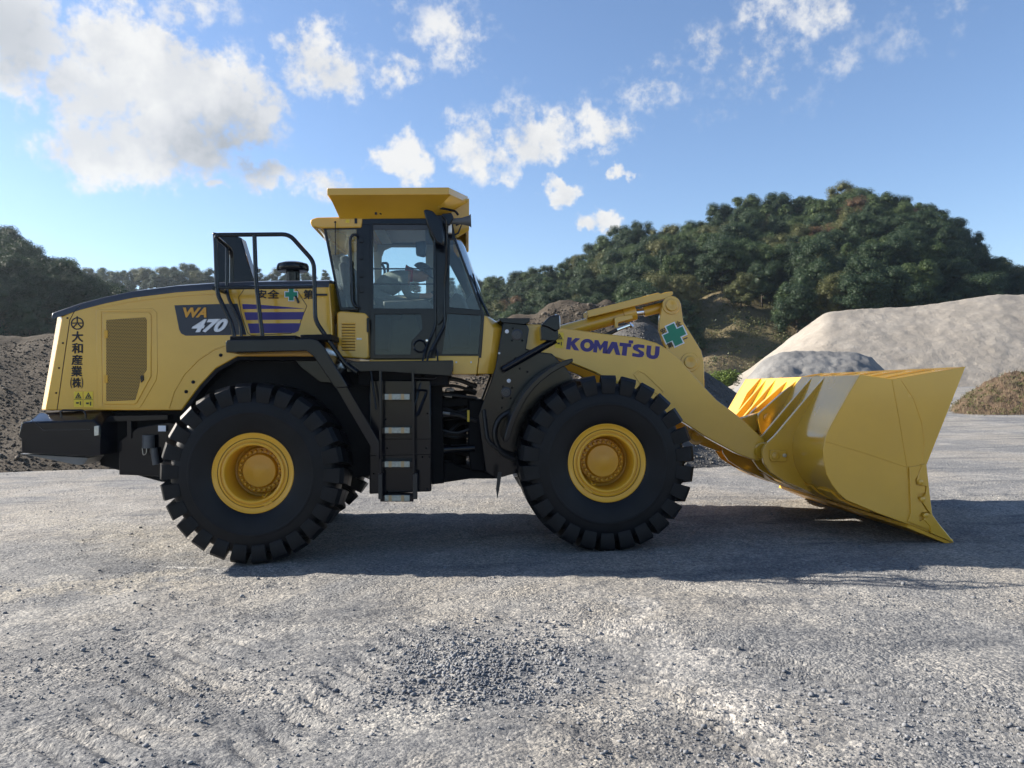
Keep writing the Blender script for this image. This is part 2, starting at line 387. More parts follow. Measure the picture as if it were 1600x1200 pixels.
def earth_mat(name, stops, s1, s2, bump, bs, streak=None):
    m = bpy.data.materials.new(name); m.use_nodes = True; nt = NT(m.node_tree); nt.n.clear()
    b = nt.add('ShaderNodeBsdfPrincipled'); o = nt.add('ShaderNodeOutputMaterial'); nt.l.new(b.outputs[0], o.inputs[0])
    tc = nt.add('ShaderNodeTexCoord'); v = tc.outputs['Object']
    n = nt.math('ADD', nt.math('MULTIPLY', nt.noise(v, s1, 6, .6, .5), .6), nt.math('MULTIPLY', nt.noise(v, s2, 5, .7), .4))
    if streak:
        k = nt.noise(nt.vmath('MULTIPLY', v, streak), 1.0, 5, .6, .3)
        n = nt.math('ADD', nt.math('MULTIPLY', n, .85), nt.math('MULTIPLY', k, .15))
    nt.put(b.inputs['Base Color'], nt.ramp(n, stops)); b.inputs['Roughness'].default_value = .95; b.inputs['Specular IOR Level'].default_value = .2
    bn = nt.add('ShaderNodeBump'); bn.inputs['Distance'].default_value = bump; bn.inputs['Strength'].default_value = 1.0
    nt.put(bn.inputs['Height'], nt.math('ADD', nt.noise(v, bs, 6, .68), nt.math('MULTIPLY', nt.noise(v, bs*.2, 4, .6), 1.2))); nt.l.new(bn.outputs[0], b.inputs['Normal'])
    return m
def leaf_mat(name, c1, c2, trans=.25):
    m = bpy.data.materials.new(name); m.use_nodes = True; nt = NT(m.node_tree); nt.n.clear()
    d = nt.add('ShaderNodeBsdfPrincipled'); t = nt.add('ShaderNodeBsdfTranslucent'); mx = nt.add('ShaderNodeMixShader'); o = nt.add('ShaderNodeOutputMaterial')
    d.inputs['Roughness'].default_value = .6; d.inputs['Specular IOR Level'].default_value = .3
    oi = nt.add('ShaderNodeObjectInfo'); tc = nt.add('ShaderNodeTexCoord')
    n = nt.noise(tc.outputs['Object'], 1.1, 4, .6)
    f = nt.math('ADD', nt.math('MULTIPLY', oi.outputs['Random'], .55), nt.math('MULTIPLY', nt.smooth(n, .3, .7), .45))
    c = nt.mix(f, (*c1, 1), (*c2, 1)); nt.put(d.inputs['Base Color'], c); nt.put(t.inputs[0], c)
    mx.inputs[0].default_value = trans; nt.l.new(d.outputs[0], mx.inputs[1]); nt.l.new(t.outputs[0], mx.inputs[2]); nt.l.new(mx.outputs[0], o.inputs[0])
    return m
GROUND = ground_mat()
STONE = mat('loose_stone', (.115, .122, .136), .85, col2=(.215, .218, .222), vscale=2.6, spec=.3)
SAND = earth_mat('pale_crushed_sand', [(.30, (.215, .192, .16)), (.5, (.27, .243, .206)), (.68, (.335, .305, .262))], .35, 2.6, .06, 9.0, (2.5, 2.5, .35))
GREYG = earth_mat('grey_gravel', [(.30, (.12, .118, .112)), (.5, (.18, .176, .168)), (.7, (.25, .245, .23))], .4, 9.0, .03, 16.0)
DARKG = earth_mat('dark_gravel', [(.30, (.045, .044, .042)), (.5, (.085, .082, .078)), (.7, (.14, .135, .125))], .7, 14.0, .03, 22.0)
BROWN = earth_mat('brown_earth_gravel', [(.28, (.024, .019, .014)), (.48, (.050, .040, .029)), (.68, (.092, .077, .060))], .8, 12.0, .05, 14.0)
SLOPE = earth_mat('scrub_slope_earth', [(.30, (.050, .052, .022)), (.46, (.090, .080, .038)), (.60, (.145, .112, .066)), (.74, (.22, .175, .115))], .09, .9, .3, 1.2, (.12, .12, .05))
DRYG = mat('dry_grass', (.165, .115, .065), .8, col2=(.085, .072, .035), vscale=.9)
MOUNDM = earth_mat('reddish_earth', [(.30, (.055, .038, .026)), (.5, (.095, .064, .042)), (.7, (.15, .11, .075))], .6, 5.0, .06, 5.0)
BARK = mat('bark', (.060, .048, .036), .9, var=.4, vscale=6)
L_DARK = leaf_mat('dark_green_leaf', (.016, .036, .016), (.034, .060, .024))
L_MID = leaf_mat('mid_green_leaf', (.036, .066, .022), (.064, .094, .030))
L_OLIVE = leaf_mat('olive_leaf', (.070, .082, .028), (.105, .105, .038))
L_RUST = leaf_mat('rust_leaf', (.095, .055, .028), (.135, .080, .038))
L_BRIGHT = leaf_mat('bright_leaf', (.07, .12, .02), (.12, .16, .03))

# ------------------------------------------------------------------ ground sheet
def gz(x, y):
    t = np.clip((np.asarray(y, float)-13.0)/52.0, 0, 4)
    return 1.55*np.where(t < 1, t*t*(3-2*t)*.55+t*.45, 1.0)
def gfine(x, y):
    near = np.clip(1-(np.abs(np.asarray(y)+3.5)-4)/14, 0.15, 1)
    h = .030*fbm(x*.45, y*.45, 3, 3) + near*(.020*fbm(x*2.2, y*2.2, 11, 3) + .012*fbm(x*8, y*8, 21, 3, .6))
    # tyre marks: short lug imprints across two tracks in the foreground
    for (x0, ang, w) in ((-1.75, .10, .30), (-.85, .35, .16), (2.05, -.75, .20), (1.1, -.2, .16)):
        u = (x-x0) - (y+5.0)*ang; ph = (y + .8*u)*2*np.pi/.19
        h = h - .030*np.exp(-(u/w)**4)*np.clip(np.sin(ph), 0, 1)*np.clip((-y-3.2)/.8, 0, 1)
    return h
def axis(parts):
    a = [parts[0][0]]
    for lo, hi, s in parts:
        n = max(1, int(round((hi-lo)/s))); a += list(np.linspace(lo, hi, n+1)[1:])
    return np.array(a)
gx = axis([(-900, -120, 60), (-120, -24, 6), (-24, -7, .5), (-7, -3.2, .05), (-3.2, 3.6, .022), (3.6, 8, .05), (8, 24, .5), (24, 120, 6), (120, 900, 60)])
gy = axis([(-60, -12, 6), (-12, -6.4, .4), (-6.4, -3.0, .022), (-3.0, 1.5, .045), (1.5, 16, .15), (16, 80, 1.2), (80, 200, 8), (200, 2500, 100)])
GX, GY = np.meshgrid(gx, gy)
GZ = gz(GX, GY) + gfine(GX, GY)
# the sheet settles to its mean height under the loader's tyres
V = np.stack([GX.ravel(), GY.ravel(), GZ.ravel()], 1)
ground = np_mesh('ground', V, grid_faces(len(gy), len(gx)), GROUND); tag(ground, 'grey crushed stone yard surface', kind='structure')

# ------------------------------------------------------------------ loose stones
ICO = None
def ico():
    global ICO
    if ICO is None:
        bm = bmesh.new(); bmesh.ops.create_icosphere(bm, subdivisions=1, radius=1)
        bm.verts.ensure_lookup_table(); v = np.array([x.co[:] for x in bm.verts]); f = np.array([[q.index for q in x.verts] for x in bm.faces]); bm.free(); ICO = (v, f)
    return ICO
def stones(name, pos, size, m, rng, parent=None, sink=.25):
    v, f = ico(); n = len(pos); k = len(v)
    sc = size[:, None]*rng.uniform(.55, 1.25, (n, 3)); sc[:, 2] *= .72
    a = rng.uniform(0, 2*np.pi, n); c, s = np.cos(a), np.sin(a)
    W = v[None]*rng.uniform(.62, 1.18, (n, k, 1))*sc[:, None]
    t = rng.uniform(-.5, .5, n); ct, st_ = np.cos(t), np.sin(t)
    y2 = W[..., 1]*ct[:, None]-W[..., 2]*st_[:, None]; z2 = W[..., 1]*st_[:, None]+W[..., 2]*ct[:, None]
    X = W[..., 0]*c[:, None]-y2*s[:, None]; Y = W[..., 0]*s[:, None]+y2*c[:, None]
    V = np.stack([X, Y, z2], 2) + pos[:, None] + np.array([0, 0, 1.0])*(size*(.6-sink))[:, None, None]
    F = (f[None] + (np.arange(n)*k)[:, None, None]).reshape(-1, 3)
    return np_mesh(name, V.reshape(-1, 3), F, m, parent, smooth=False)
rng = np.random.default_rng(5)
def ground_pts(pxy):
    d = np.array([ray(a, b)[:] for a, b in pxy]); t = -EYE.z/d[:, 2]
    p = np.array(EYE[:])+d*t[:, None]; p[:, 2] = gz(p[:, 0], p[:, 1])+gfine(p[:, 0], p[:, 1]); return p
n = 42000
q = np.stack([rng.uniform(-60, 1660, n), 1290-(1290-690)*rng.uniform(0, 1, n)**.75], 1)
pos = ground_pts(q)
keep = (fbm(pos[:, 0]*1.3, pos[:, 1]*1.3, 40, 4) + rng.uniform(-.30, .30, n)) > .07
pos = pos[keep]; size = np.clip(rng.lognormal(math.log(.0042), .55, len(pos)), .0022, .026)
depth = pos[:, 1]-EYE.y; size = np.maximum(size, .00055*depth)
pos2 = ground_pts(np.stack([rng.normal(745, 85, 2600), rng.normal(1050, 33, 2600)], 1)); size2 = np.clip(rng.lognormal(math.log(.0080), .38, 2600), .004, .020)
pos3 = ground_pts(np.stack([rng.normal(1180, 130, 600), rng.normal(1165, 45, 600)], 1)); size3 = np.clip(rng.lognormal(math.log(.0055), .4, 600), .003, .015)
gravel = stones('loose_gravel', np.concatenate([pos, pos2, pos3]), np.concatenate([size, size2, size3]), STONE, rng)
tag(gravel, 'loose grey stones scattered over the yard', 'gravel', kind='stuff')

# ------------------------------------------------------------------ heaps and hills, each a real sheet at its own distance
def heap(name, pxs, crest, d0, d1, d2, m, rows=40, amp=.12, freq=.7, seed=1, shape=1.0, foot_drop=0.3, back=12, smooth=True, rough2=0.0, ease=.03):
    """sheet from a front foot at distance d0 over a crest at d1 to a back foot at d2; the crest line is given in the photograph"""
    ts = np.concatenate([np.linspace(0, 1, rows), 1+np.linspace(0, 1, back+1)[1:]])
    A, Z = [], []
    cr = interp(pxs, crest); kk = max(1, int(len(pxs)*ease)); cr = np.convolve(np.pad(cr, kk, mode='edge'), np.ones(2*kk+1)/(2*kk+1), 'valid')
    H = []
    for px_, c in zip(pxs, cr):
        f0 = d0(px_) if callable(d0) else d0; f1 = d1(px_) if callable(d1) else d1
        top = PD(px_, c, f1); col = []
        for t in ts:
            d = f0+(f1-f0)*t if t <= 1 else f1+(d2-f1)*(t-1)
            p = PD(px_, 606, d); g = float(gz(p.x, p.y))-foot_drop
            s = min(1.0, t)**shape if t <= 1 else (2-t)**1.3
            col.append((p.x, p.y, g+(max(top.z, g)-g)*s))
        A.append(col)
    A = np.array(A).transpose(1, 0, 2)
    h = np.clip((A[..., 2]-gz(A[..., 0], A[..., 1])+foot_drop)/1.0, 0, 1)
    A[..., 2] += amp*h*fbm(A[..., 0]*freq, A[..., 1]*freq, seed, 5, .55)
    if rough2: A[..., 2] += rough2*h*fbm(A[..., 0]*freq*7, A[..., 1]*freq*7, seed+50, 3, .6)
    o = np_mesh(name, A.reshape(-1, 3), grid_faces(A.shape[0], A.shape[1]), m, smooth=smooth)
    return o, A
def on_sheet(A, n, rng, rmax=None):
    R, C = A.shape[:2]; r = rng.uniform(0, (rmax or R)-1.001, n); c = rng.uniform(0, C-1.001, n)
    i, j = r.astype(int), c.astype(int); a, b = (r-i)[:, None], (c-j)[:, None]
    return (A[i, j]*(1-a)+A[i+1, j]*a)*(1-b)+(A[i, j+1]*(1-a)+A[i+1, j+1]*a)*b
# brown and grey heap behind the counterweight
o, A = heap('gravel_pile', np.linspace(-420, 600, 150), [(-420, 455), (-200, 492), (-60, 514), (0, 520), (40, 525), (85, 519), (200, 515), (400, 540), (600, 640)], 17.0, 24.0, 34.0, BROWN, 46, .24, .4, 3, .95, rough2=.02)
tag(o, 'brown and grey gravel pile behind the counterweight of the loader', 'gravel pile')
p = on_sheet(A, 16000, rng, 44); s_ = np.clip(rng.lognormal(math.log(.020), .45, len(p)), .010, .09)
PILEST = mat('pile_stone', (.044, .036, .028), .9, col2=(.105, .092, .076), vscale=1.3, spec=.2)
tag(stones('loose_stone', p, s_, PILEST, rng, o), kind='stuff')
# brown heap behind the boom
o, A = heap('gravel_pile', np.linspace(520, 1150, 130), [(520, 640), (620, 600), (700, 555), (760, 518), (800, 497), (830, 489), (870, 481), (905, 475), (950, 472), (1000, 488), (1060, 540), (1100, 588), (1150, 625)], 16.2, 25.0, 36.0, BROWN, 46, .40, .6, 8, .9, rough2=.06)
tag(o, 'brown rocky gravel pile seen above the boom, behind the cab and lift cylinder', 'gravel pile')
p = on_sheet(A, 12000, rng, 44); s_ = np.clip(rng.lognormal(math.log(.028), .5, len(p)), .012, .14)
tag(stones('loose_stone', p, s_, PILEST, rng, o), kind='stuff')
# dark fine heap between boom and bucket
o, A = heap('gravel_pile', np.linspace(860, 1240, 95), [(860, 690), (880, 640), (920, 560), (950, 527), (980, 507), (1000, 502), (1020, 509), (1060, 545), (1100, 579), (1130, 600), (1160, 622), (1200, 655), (1240, 700)], 14.6, 18.6, 24.0, DARKG, 40, .10, .9, 15, 1.0, rough2=.02)
tag(o, 'dark grey fine gravel pile sloping down behind the bucket', 'gravel pile')
p = on_sheet(A, 5000, rng, 39); s_ = np.clip(rng.lognormal(math.log(.018), .4, len(p)), .01, .06)
tag(stones('loose_stone', p, s_, mat('dark_stone', (.06, .058, .055), .9, col2=(.13, .125, .115), vscale=2), rng, o), kind='stuff')
# pale sand mountain
o, A = heap('sand_pile', np.linspace(1090, 2100, 230), [(1090, 640), (1120, 612), (1140, 597), (1170, 577), (1200, 555), (1250, 518), (1288, 491), (1296, 487), (1345, 483), (1400, 480), (1440, 477), (1490, 470), (1530, 465), (1560, 461), (1620, 460), (1750, 452), (1900, 490), (2100, 600)],
            lambda x: 56.0, lambda x: 70.0, 95.0, SAND, 90, .07, .16, 23, 1.0, rough2=.09, ease=.009)
tag(o, 'huge pale beige sand pile below the wooded hill', 'sand pile')
o, A = heap('gravel_pile', np.linspace(1140, 1420, 110), [(1140, 612), (1160, 596), (1190, 565), (1215, 550), (1240, 546), (1290, 545), (1335, 548), (1362, 556), (1378, 572), (1395, 590), (1420, 612)], 48.0, 53.5, 60.0, GREYG, 50, .35, .40, 31, .85, rough2=.04)
tag(o, 'low lumpy grey gravel pile dumped at the foot of the sand', 'gravel pile')
o, A = heap('earth_mound', np.linspace(1455, 1900, 120), [(1455, 660), (1480, 642), (1510, 616), (1540, 598), (1575, 586), (1620, 580), (1700, 572), (1800, 590), (1900, 650)], 30.0, 36.0, 44.0, MOUNDM, 40, .35, .8, 37, .8, rough2=.12)
tag(o, 'brown weedy earth mound at the edge of the yard beyond the bucket', 'earth mound')
MOUND = A
# wooded hills
CREST_R = [(560, 505), (640, 490), (700, 478), (760, 468), (800, 462), (830, 448), (870, 436), (905, 424), (950, 412), (985, 402), (1040, 384), (1095, 366), (1120, 352), (1170, 345), (1230, 358), (1300, 328), (1380, 326), (1450, 342), (1490, 362), (1520, 386), (1560, 424), (1600, 440), (1680, 458), (1800, 470), (2000, 490)]
hill_r, A_R = heap('hill', np.linspace(560, 2000, 180), [(x, y+16+(14 if x > 1480 else 0)) for x, y in CREST_R], 84.0, 150.0, 260.0, SLOPE, 60, 2.6, .07, 41, .72, foot_drop=1.0, rough2=.5)
tag(hill_r, kind='structure')
CREST_L = [(-700, 190), (-400, 250), (-200, 300), (-100, 335), (0, 376), (60, 400), (110, 424), (150, 456), (190, 478), (260, 505), (340, 540), (420, 590)]
hill_l, A_L = heap('hill', np.linspace(-700, 420, 120), [(x, y+46) for x, y in CREST_L], 52.0, 96.0, 170.0, SLOPE, 50, 2.0, .08, 51, .75, foot_drop=1.0, rough2=.4)
tag(hill_l, kind='structure')
CREST_M = [(0, 462), (100, 458), (175, 455), (250, 450), (330, 452), (420, 455), (520, 462), (620, 466), (700, 468), (800, 465), (900, 470)]
hill_m, A_M = heap('hill', np.linspace(0, 900, 90), [(x, y-3) for x, y in CREST_M], 120.0, 210.0, 320.0, SLOPE, 30, 2.0, .05, 61, .8, foot_drop=1.0)
tag(hill_m, kind='structure')

# ------------------------------------------------------------------ trees
def leaf_quads(cen, nrm, size, rng):
    n = len(cen); up = rng.normal(size=(n, 3)); a = np.cross(nrm, up); a /= np.linalg.norm(a, axis=1)[:, None]+1e-9
    b = np.cross(nrm, a); b /= np.linalg.norm(b, axis=1)[:, None]+1e-9
    s = size[:, None]; el = rng.uniform(.55, 1.0, (n, 1))
    V = np.stack([cen-a*s, cen-b*s*el*.6, cen+a*s, cen+b*s*el*.6], 1).reshape(-1, 3)
    F = np.arange(4*n).reshape(-1, 4); return V, F
def crown_mesh(name, kind, seed, m):
    r = np.random.default_rng(seed); Vs, Fs, off = [], [], 0
    iv, if_ = ico()
    blobs = []
    if kind == 'conifer':
        for lev in np.linspace(.16, .93, 10):
            R = .30*(1-lev)**.8+.035; k = max(2, int(7*(1-lev)+2))
            for j in range(k):
                a = 2*math.pi*(j+r.uniform(-.3, .3))/k+lev*5; rr = R*r.uniform(.55, 1.0)
                blobs.append((np.array([math.cos(a)*rr, math.sin(a)*rr, lev+r.uniform(-.025, .025)]), np.array([.125, .125, .095])*(1.15-.55*lev)*r.uniform(.8, 1.2)))
    elif kind == 'shrub':
        for j in range(8):
            a = r.uniform(0, 6.28); rr = r.uniform(.1, .34); blobs.append((np.array([math.cos(a)*rr, math.sin(a)*rr, r.uniform(.2, .62)]), np.array([.24, .24, .22])*r.uniform(.7, 1.15)))
    else:
        nb = r.integers(27, 35)
        for j in range(nb):
            a = j*2.4+r.uniform(-.4, .4); z = r.uniform(.22, .90); prof = math.sqrt(max(.05, 1-((z-.52)/.44)**2))
            rr = .36*prof*r.uniform(.45, 1.05); blobs.append((np.array([math.cos(a)*rr, math.sin(a)*rr, z]), np.array([.115, .115, .098])*r.uniform(.65, 1.35)))
        blobs.append((np.array([0, 0, .55]), np.array([.26, .26, .26])))
    per = {'conifer': 330, 'shrub': 260}.get(kind, 760)
    for c, rad in blobs:
        d = r.normal(size=(per, 3)); d /= np.linalg.norm(d, axis=1)[:, None]
        d[:, 2] = np.where(d[:, 2] < -.35, -d[:, 2], d[:, 2])
        cen = c+d*rad*(r.uniform(.5, 1.32, (per, 1)))
        nr = d*.7+np.array([0, 0, .35])+r.normal(scale=.6, size=(per, 3)); V, F = leaf_quads(cen, nr, r.uniform(.0055, .0150, per)*(3.2 if kind == 'shrub' else 1), r)
        Vs.append(V); Fs.append(F+off); off += len(V)
    V = np.concatenate(Vs); F = np.concatenate(Fs)
    cv = np.concatenate([iv*rad*.62+c for c, rad in blobs]); cf = np.concatenate([if_+len(iv)*i for i in range(len(blobs))])
    me = bpy.data.meshes.new(name); nv = len(V); allV = np.concatenate([V, cv]).astype(np.float32)
    loops = np.concatenate([F.ravel(), (cf+nv).ravel()]).astype(np.int32)
    starts = np.concatenate([np.arange(len(F))*4, len(F)*4+np.arange(len(cf))*3]).astype(np.int32)
    me.vertices.add(len(allV)); me.vertices.foreach_set('co', allV.ravel()); me.loops.add(len(loops)); me.loops.foreach_set('vertex_index', loops)
    me.polygons.add(len(starts)); me.polygons.foreach_set('loop_start', starts); me.update(calc_edges=True)
    me.materials.append(m); return me
def trunk_mesh(name, seed, kind):
    r = random.Random(seed); b = MB(); h = .92 if kind == 'conifer' else .66
    b.tube([(0, 0, -.06), (r.uniform(-.01, .01), 0, h*.4), (r.uniform(-.03, .03), r.uniform(-.03, .03), h)], [.026, .018, .005], 7)
    for j in range(5):
        a = j*1.9+r.random(); z = h*(.35+.11*j); b.tube([(0, 0, z), (math.cos(a)*.13, math.sin(a)*.13, z+.08), (math.cos(a)*.24, math.sin(a)*.24, z+.12)], [.010, .006, .002], 5)
    me = bpy.data.meshes.new(name); me.from_pydata(b.v, [], b.f); me.materials.append(BARK); me.shade_smooth(); return me
KINDS = {'dark': ('broad', L_DARK, 3), 'mid': ('broad', L_MID, 3), 'olive': ('broad', L_OLIVE, 2), 'rust': ('broad', L_RUST, 2), 'conifer': ('conifer', L_DARK, 3), 'pine': ('conifer', L_MID, 2), 'bright': ('shrub', L_BRIGHT, 2)}
CROWNS = {k: [crown_mesh('crown', kd, 100+17*i+hash_, m) for i in range(nv)] for hash_, (k, (kd, m, nv)) in enumerate(KINDS.items())}
TRUNKS = {k: [trunk_mesh('trunk', 7+i, kd) for i in range(2)] for k, (kd, m, nv) in KINDS.items()}
WORDS = {'dark': 'dense dark green broadleaf tree', 'mid': 'mid green broadleaf tree', 'olive': 'yellowish olive tree', 'rust': 'reddish brown tree', 'conifer': 'dark pointed conifer', 'pine': 'mid green pointed conifer', 'bright': 'bright green bushy shrub'}
def tree(kind, loc, h, w, rng_, place, name=None):
    nm = name or ('conifer_tree' if kind in ('conifer', 'pine') else 'broadleaf_tree')
    t = empty(nm, loc); t.scale = (h*w, h*w, h); t.rotation_euler = (0, 0, rng_.uniform(0, 6.28))
    lab = f'{WORDS[kind]} {place}'
    tag(t, lab, 'shrub' if kind == 'bright' else 'tree', lab.replace('tree ', 'trees ', 1) if 'tree ' in lab else lab+' group')
    for part, src in (('trunk', TRUNKS[kind]), ('crown', CROWNS[kind])):
        c = bpy.data.objects.new(part, src[int(rng_.integers(len(src)))]); COL.objects.link(c); c.parent = t
    return t
def sheet_at(A, pxs, px_, t, rows):
    c = (px_-pxs[0])/(pxs[1]-pxs[0])*(A.shape[1]-1); r = t*(rows-1)
    i, j = int(min(r, A.shape[0]-2)), int(min(max(c, 0), A.shape[1]-2)); a, b = r-i, c-j
    return (A[i, j]*(1-a)+A[i+1, j]*a)*(1-b)+(A[i, j+1]*(1-a)+A[i+1, j+1]*a)*b
tr = np.random.default_rng(12)
for k, t in enumerate(np.linspace(.10, 1.02, 13)):
    step = 40*(1.12-.25*t); x = 775 + (k % 2)*step*.5
    while x < 1640:
        px_ = x+tr.uniform(-9, 9); tt = t+tr.uniform(-.03, .03); x += step
        scrub = (1035 < px_ < 1225 and tt < .30+.06*math.sin(px_*.03)) or (px_ < 1120 and tt < .12)
        if scrub and tr.random() < .86: continue
        if px_ > 1290 and tt < .06: continue
        if px_ < 1000 and tt < .18: continue
        p = sheet_at(A_R, (560, 2000), px_, tt, 60)
        right = np.clip((px_-1150)/350, 0, 1)  # paler kinds favoured on the sunlit side, light put into the crown colours
        kind = tr.choice(['dark', 'mid', 'olive', 'rust', 'conifer', 'pine'], p=np.array([.34+.2*right, .30-.16*right, .14-.08*right, .045 if 1080 < px_ < 1460 and .3 < tt < .8 else .008, .07, .07])/np.sum([.34+.2*right, .30-.16*right, .14-.08*right, .045 if 1080 < px_ < 1460 and .3 < tt < .8 else .008, .07, .07]))
        spot = 'above the boom' if px_ < 1000 else 'behind the bell crank' if px_ < 1130 else 'above the bucket' if px_ < 1300 else 'over the sand pile' if px_ < 1470 else 'at the falling end of the ridge'
        place = ('on the hill crest ' if tt > .93 else 'on the upper hillside ' if tt > .62 else 'on the lower hillside ')+spot
        h = tr.uniform(5.4, 8.2)*(.85 if scrub else 1)*(.80 if px_ < 950 else 1); w = tr.uniform(.82, 1.06) if kind not in ('conifer', 'pine') else tr.uniform(.95, 1.25)
        tree(kind, tuple(p-np.array([0, 0, .3])), h, w, tr, place)
for k, t in enumerate(np.linspace(.30, 1.03, 9)):
    step = 47*(1.1-.25*t); x = -190+(k % 2)*step*.5
    while x < 330:
        px_ = x+tr.uniform(-10, 10); tt = t+tr.uniform(-.03, .03); x += step
        if px_ > 90 and tt < .45: continue
        p = sheet_at(A_L, (-700, 420), px_, tt, 50)
        kind = tr.choice(['dark', 'mid', 'conifer'], p=[.86, .02, .12])
        tree(kind, tuple(p-np.array([0, 0, .3])), tr.uniform(4.2, 6.3), tr.uniform(.9, 1.2), tr, ('on the crest of' if tt > .92 else 'on the upper part of' if tt > .65 else 'low on')+' the shaded hill behind the counterweight')
for k, t in enumerate((.80, .92, 1.0)):
    x = 120+k*9
    while x < 800:
        px_ = x+tr.uniform(-6, 6); x += 27
        if 345 < px_ < 700 and k != 2: continue
        p = sheet_at(A_M, (0, 900), px_, t, 30)
        kind = tr.choice(['mid', 'olive', 'conifer', 'dark'], p=[.38, .24, .22, .16])
        tree(kind, tuple(p-np.array([0, 0, .3])), tr.uniform(4.5, 7.0), tr.uniform(.9, 1.2), tr, 'on the far low ridge '+('above the engine hood' if px_ < 345 else 'behind the handrail' if px_ < 520 else 'seen past the cab'))
p = PD(1133, 597, 60); tree('bright', (p.x, p.y, float(gz(p.x, p.y))-.1), 2.3, 1.6, tr, 'at the foot of the slope beside the sand pile', 'shrub')
p = PD(1108, 590, 57); tree('bright', (p.x, p.y, float(gz(p.x, p.y))-.1), 1.5, 1.3, tr, 'by the dark gravel pile', 'shrub')
# undergrowth on the slopes: nobody could count it
def undergrowth(name, A, n, per, rng, smin, smax, m, rmax, cmask=None, hh=.9):
    base = on_sheet(A, n, rng, rmax)
    dn = fbm(base[:, 0]*.12, base[:, 1]*.12, 77, 3)+rng.uniform(-.25, .25, n); base = base[dn > -.08]; n = len(base)
    c = np.repeat(base, per, 0); sc = np.repeat(rng.uniform(.5, 1.3, n), per)[:, None]
    c = c+rng.normal(size=(n*per, 3))*np.array([.55, .55, .30])*hh*sc+np.array([0, 0, .35*hh])*sc
    V, F = leaf_quads(c, rng.normal(size=c.shape)+np.array([0, 0, .6]), rng.uniform(smin, smax, len(c)), rng)
    return np_mesh(name, V, F, m, smooth=False)
tag(undergrowth('undergrowth', A_R, 3800, 30, rng, .06, .16, L_OLIVE, 36), 'low olive scrub on the slope below the trees', 'undergrowth', kind='stuff')
tag(undergrowth('undergrowth', A_R, 700, 26, rng, .08, .20, L_DARK, 58), 'dark green bushes between the hillside trees', 'undergrowth', kind='stuff')
tag(undergrowth('undergrowth', A_L, 2200, 22, rng, .09, .22, L_DARK, 50), 'dark bushes on the shaded hill', 'undergrowth', kind='stuff')
def blades(name, A, n, rng, h, m, rmax):
    b = on_sheet(A, n, rng, rmax); a = rng.uniform(0, 6.28, n); hh = rng.uniform(.4, 1.0, n)*h; lean = rng.normal(size=(n, 2))*.45
    w = .010; dx = np.stack([np.cos(a), np.sin(a), np.zeros(n)], 1)*w
    top = b+np.stack([lean[:, 0]*hh, lean[:, 1]*hh, hh], 1)
    V = np.stack([b-dx, b+dx, top], 1).reshape(-1, 3); return np_mesh(name, V, np.arange(3*n).reshape(-1, 3), m, smooth=False)
tag(blades('dry_grass', MOUND, 9000, rng, .24, DRYG, 42), 'dry brown weeds covering the earth mound', 'grass', kind='stuff')
tag(undergrowth('weeds', MOUND, 260, 26, rng, .02, .06, L_OLIVE, 40, hh=.22), 'green weeds on the earth mound', 'weeds', kind='stuff')
# ------------------------------------------------------------------ the wheel loader
LD = empty('wheel_loader', (-.3, 0, 0))
tag(LD, 'big yellow wheel loader standing on the gravel yard with its bucket lowered', 'wheel loader')
XR, XF, ZA = -2.072, 1.378, .868

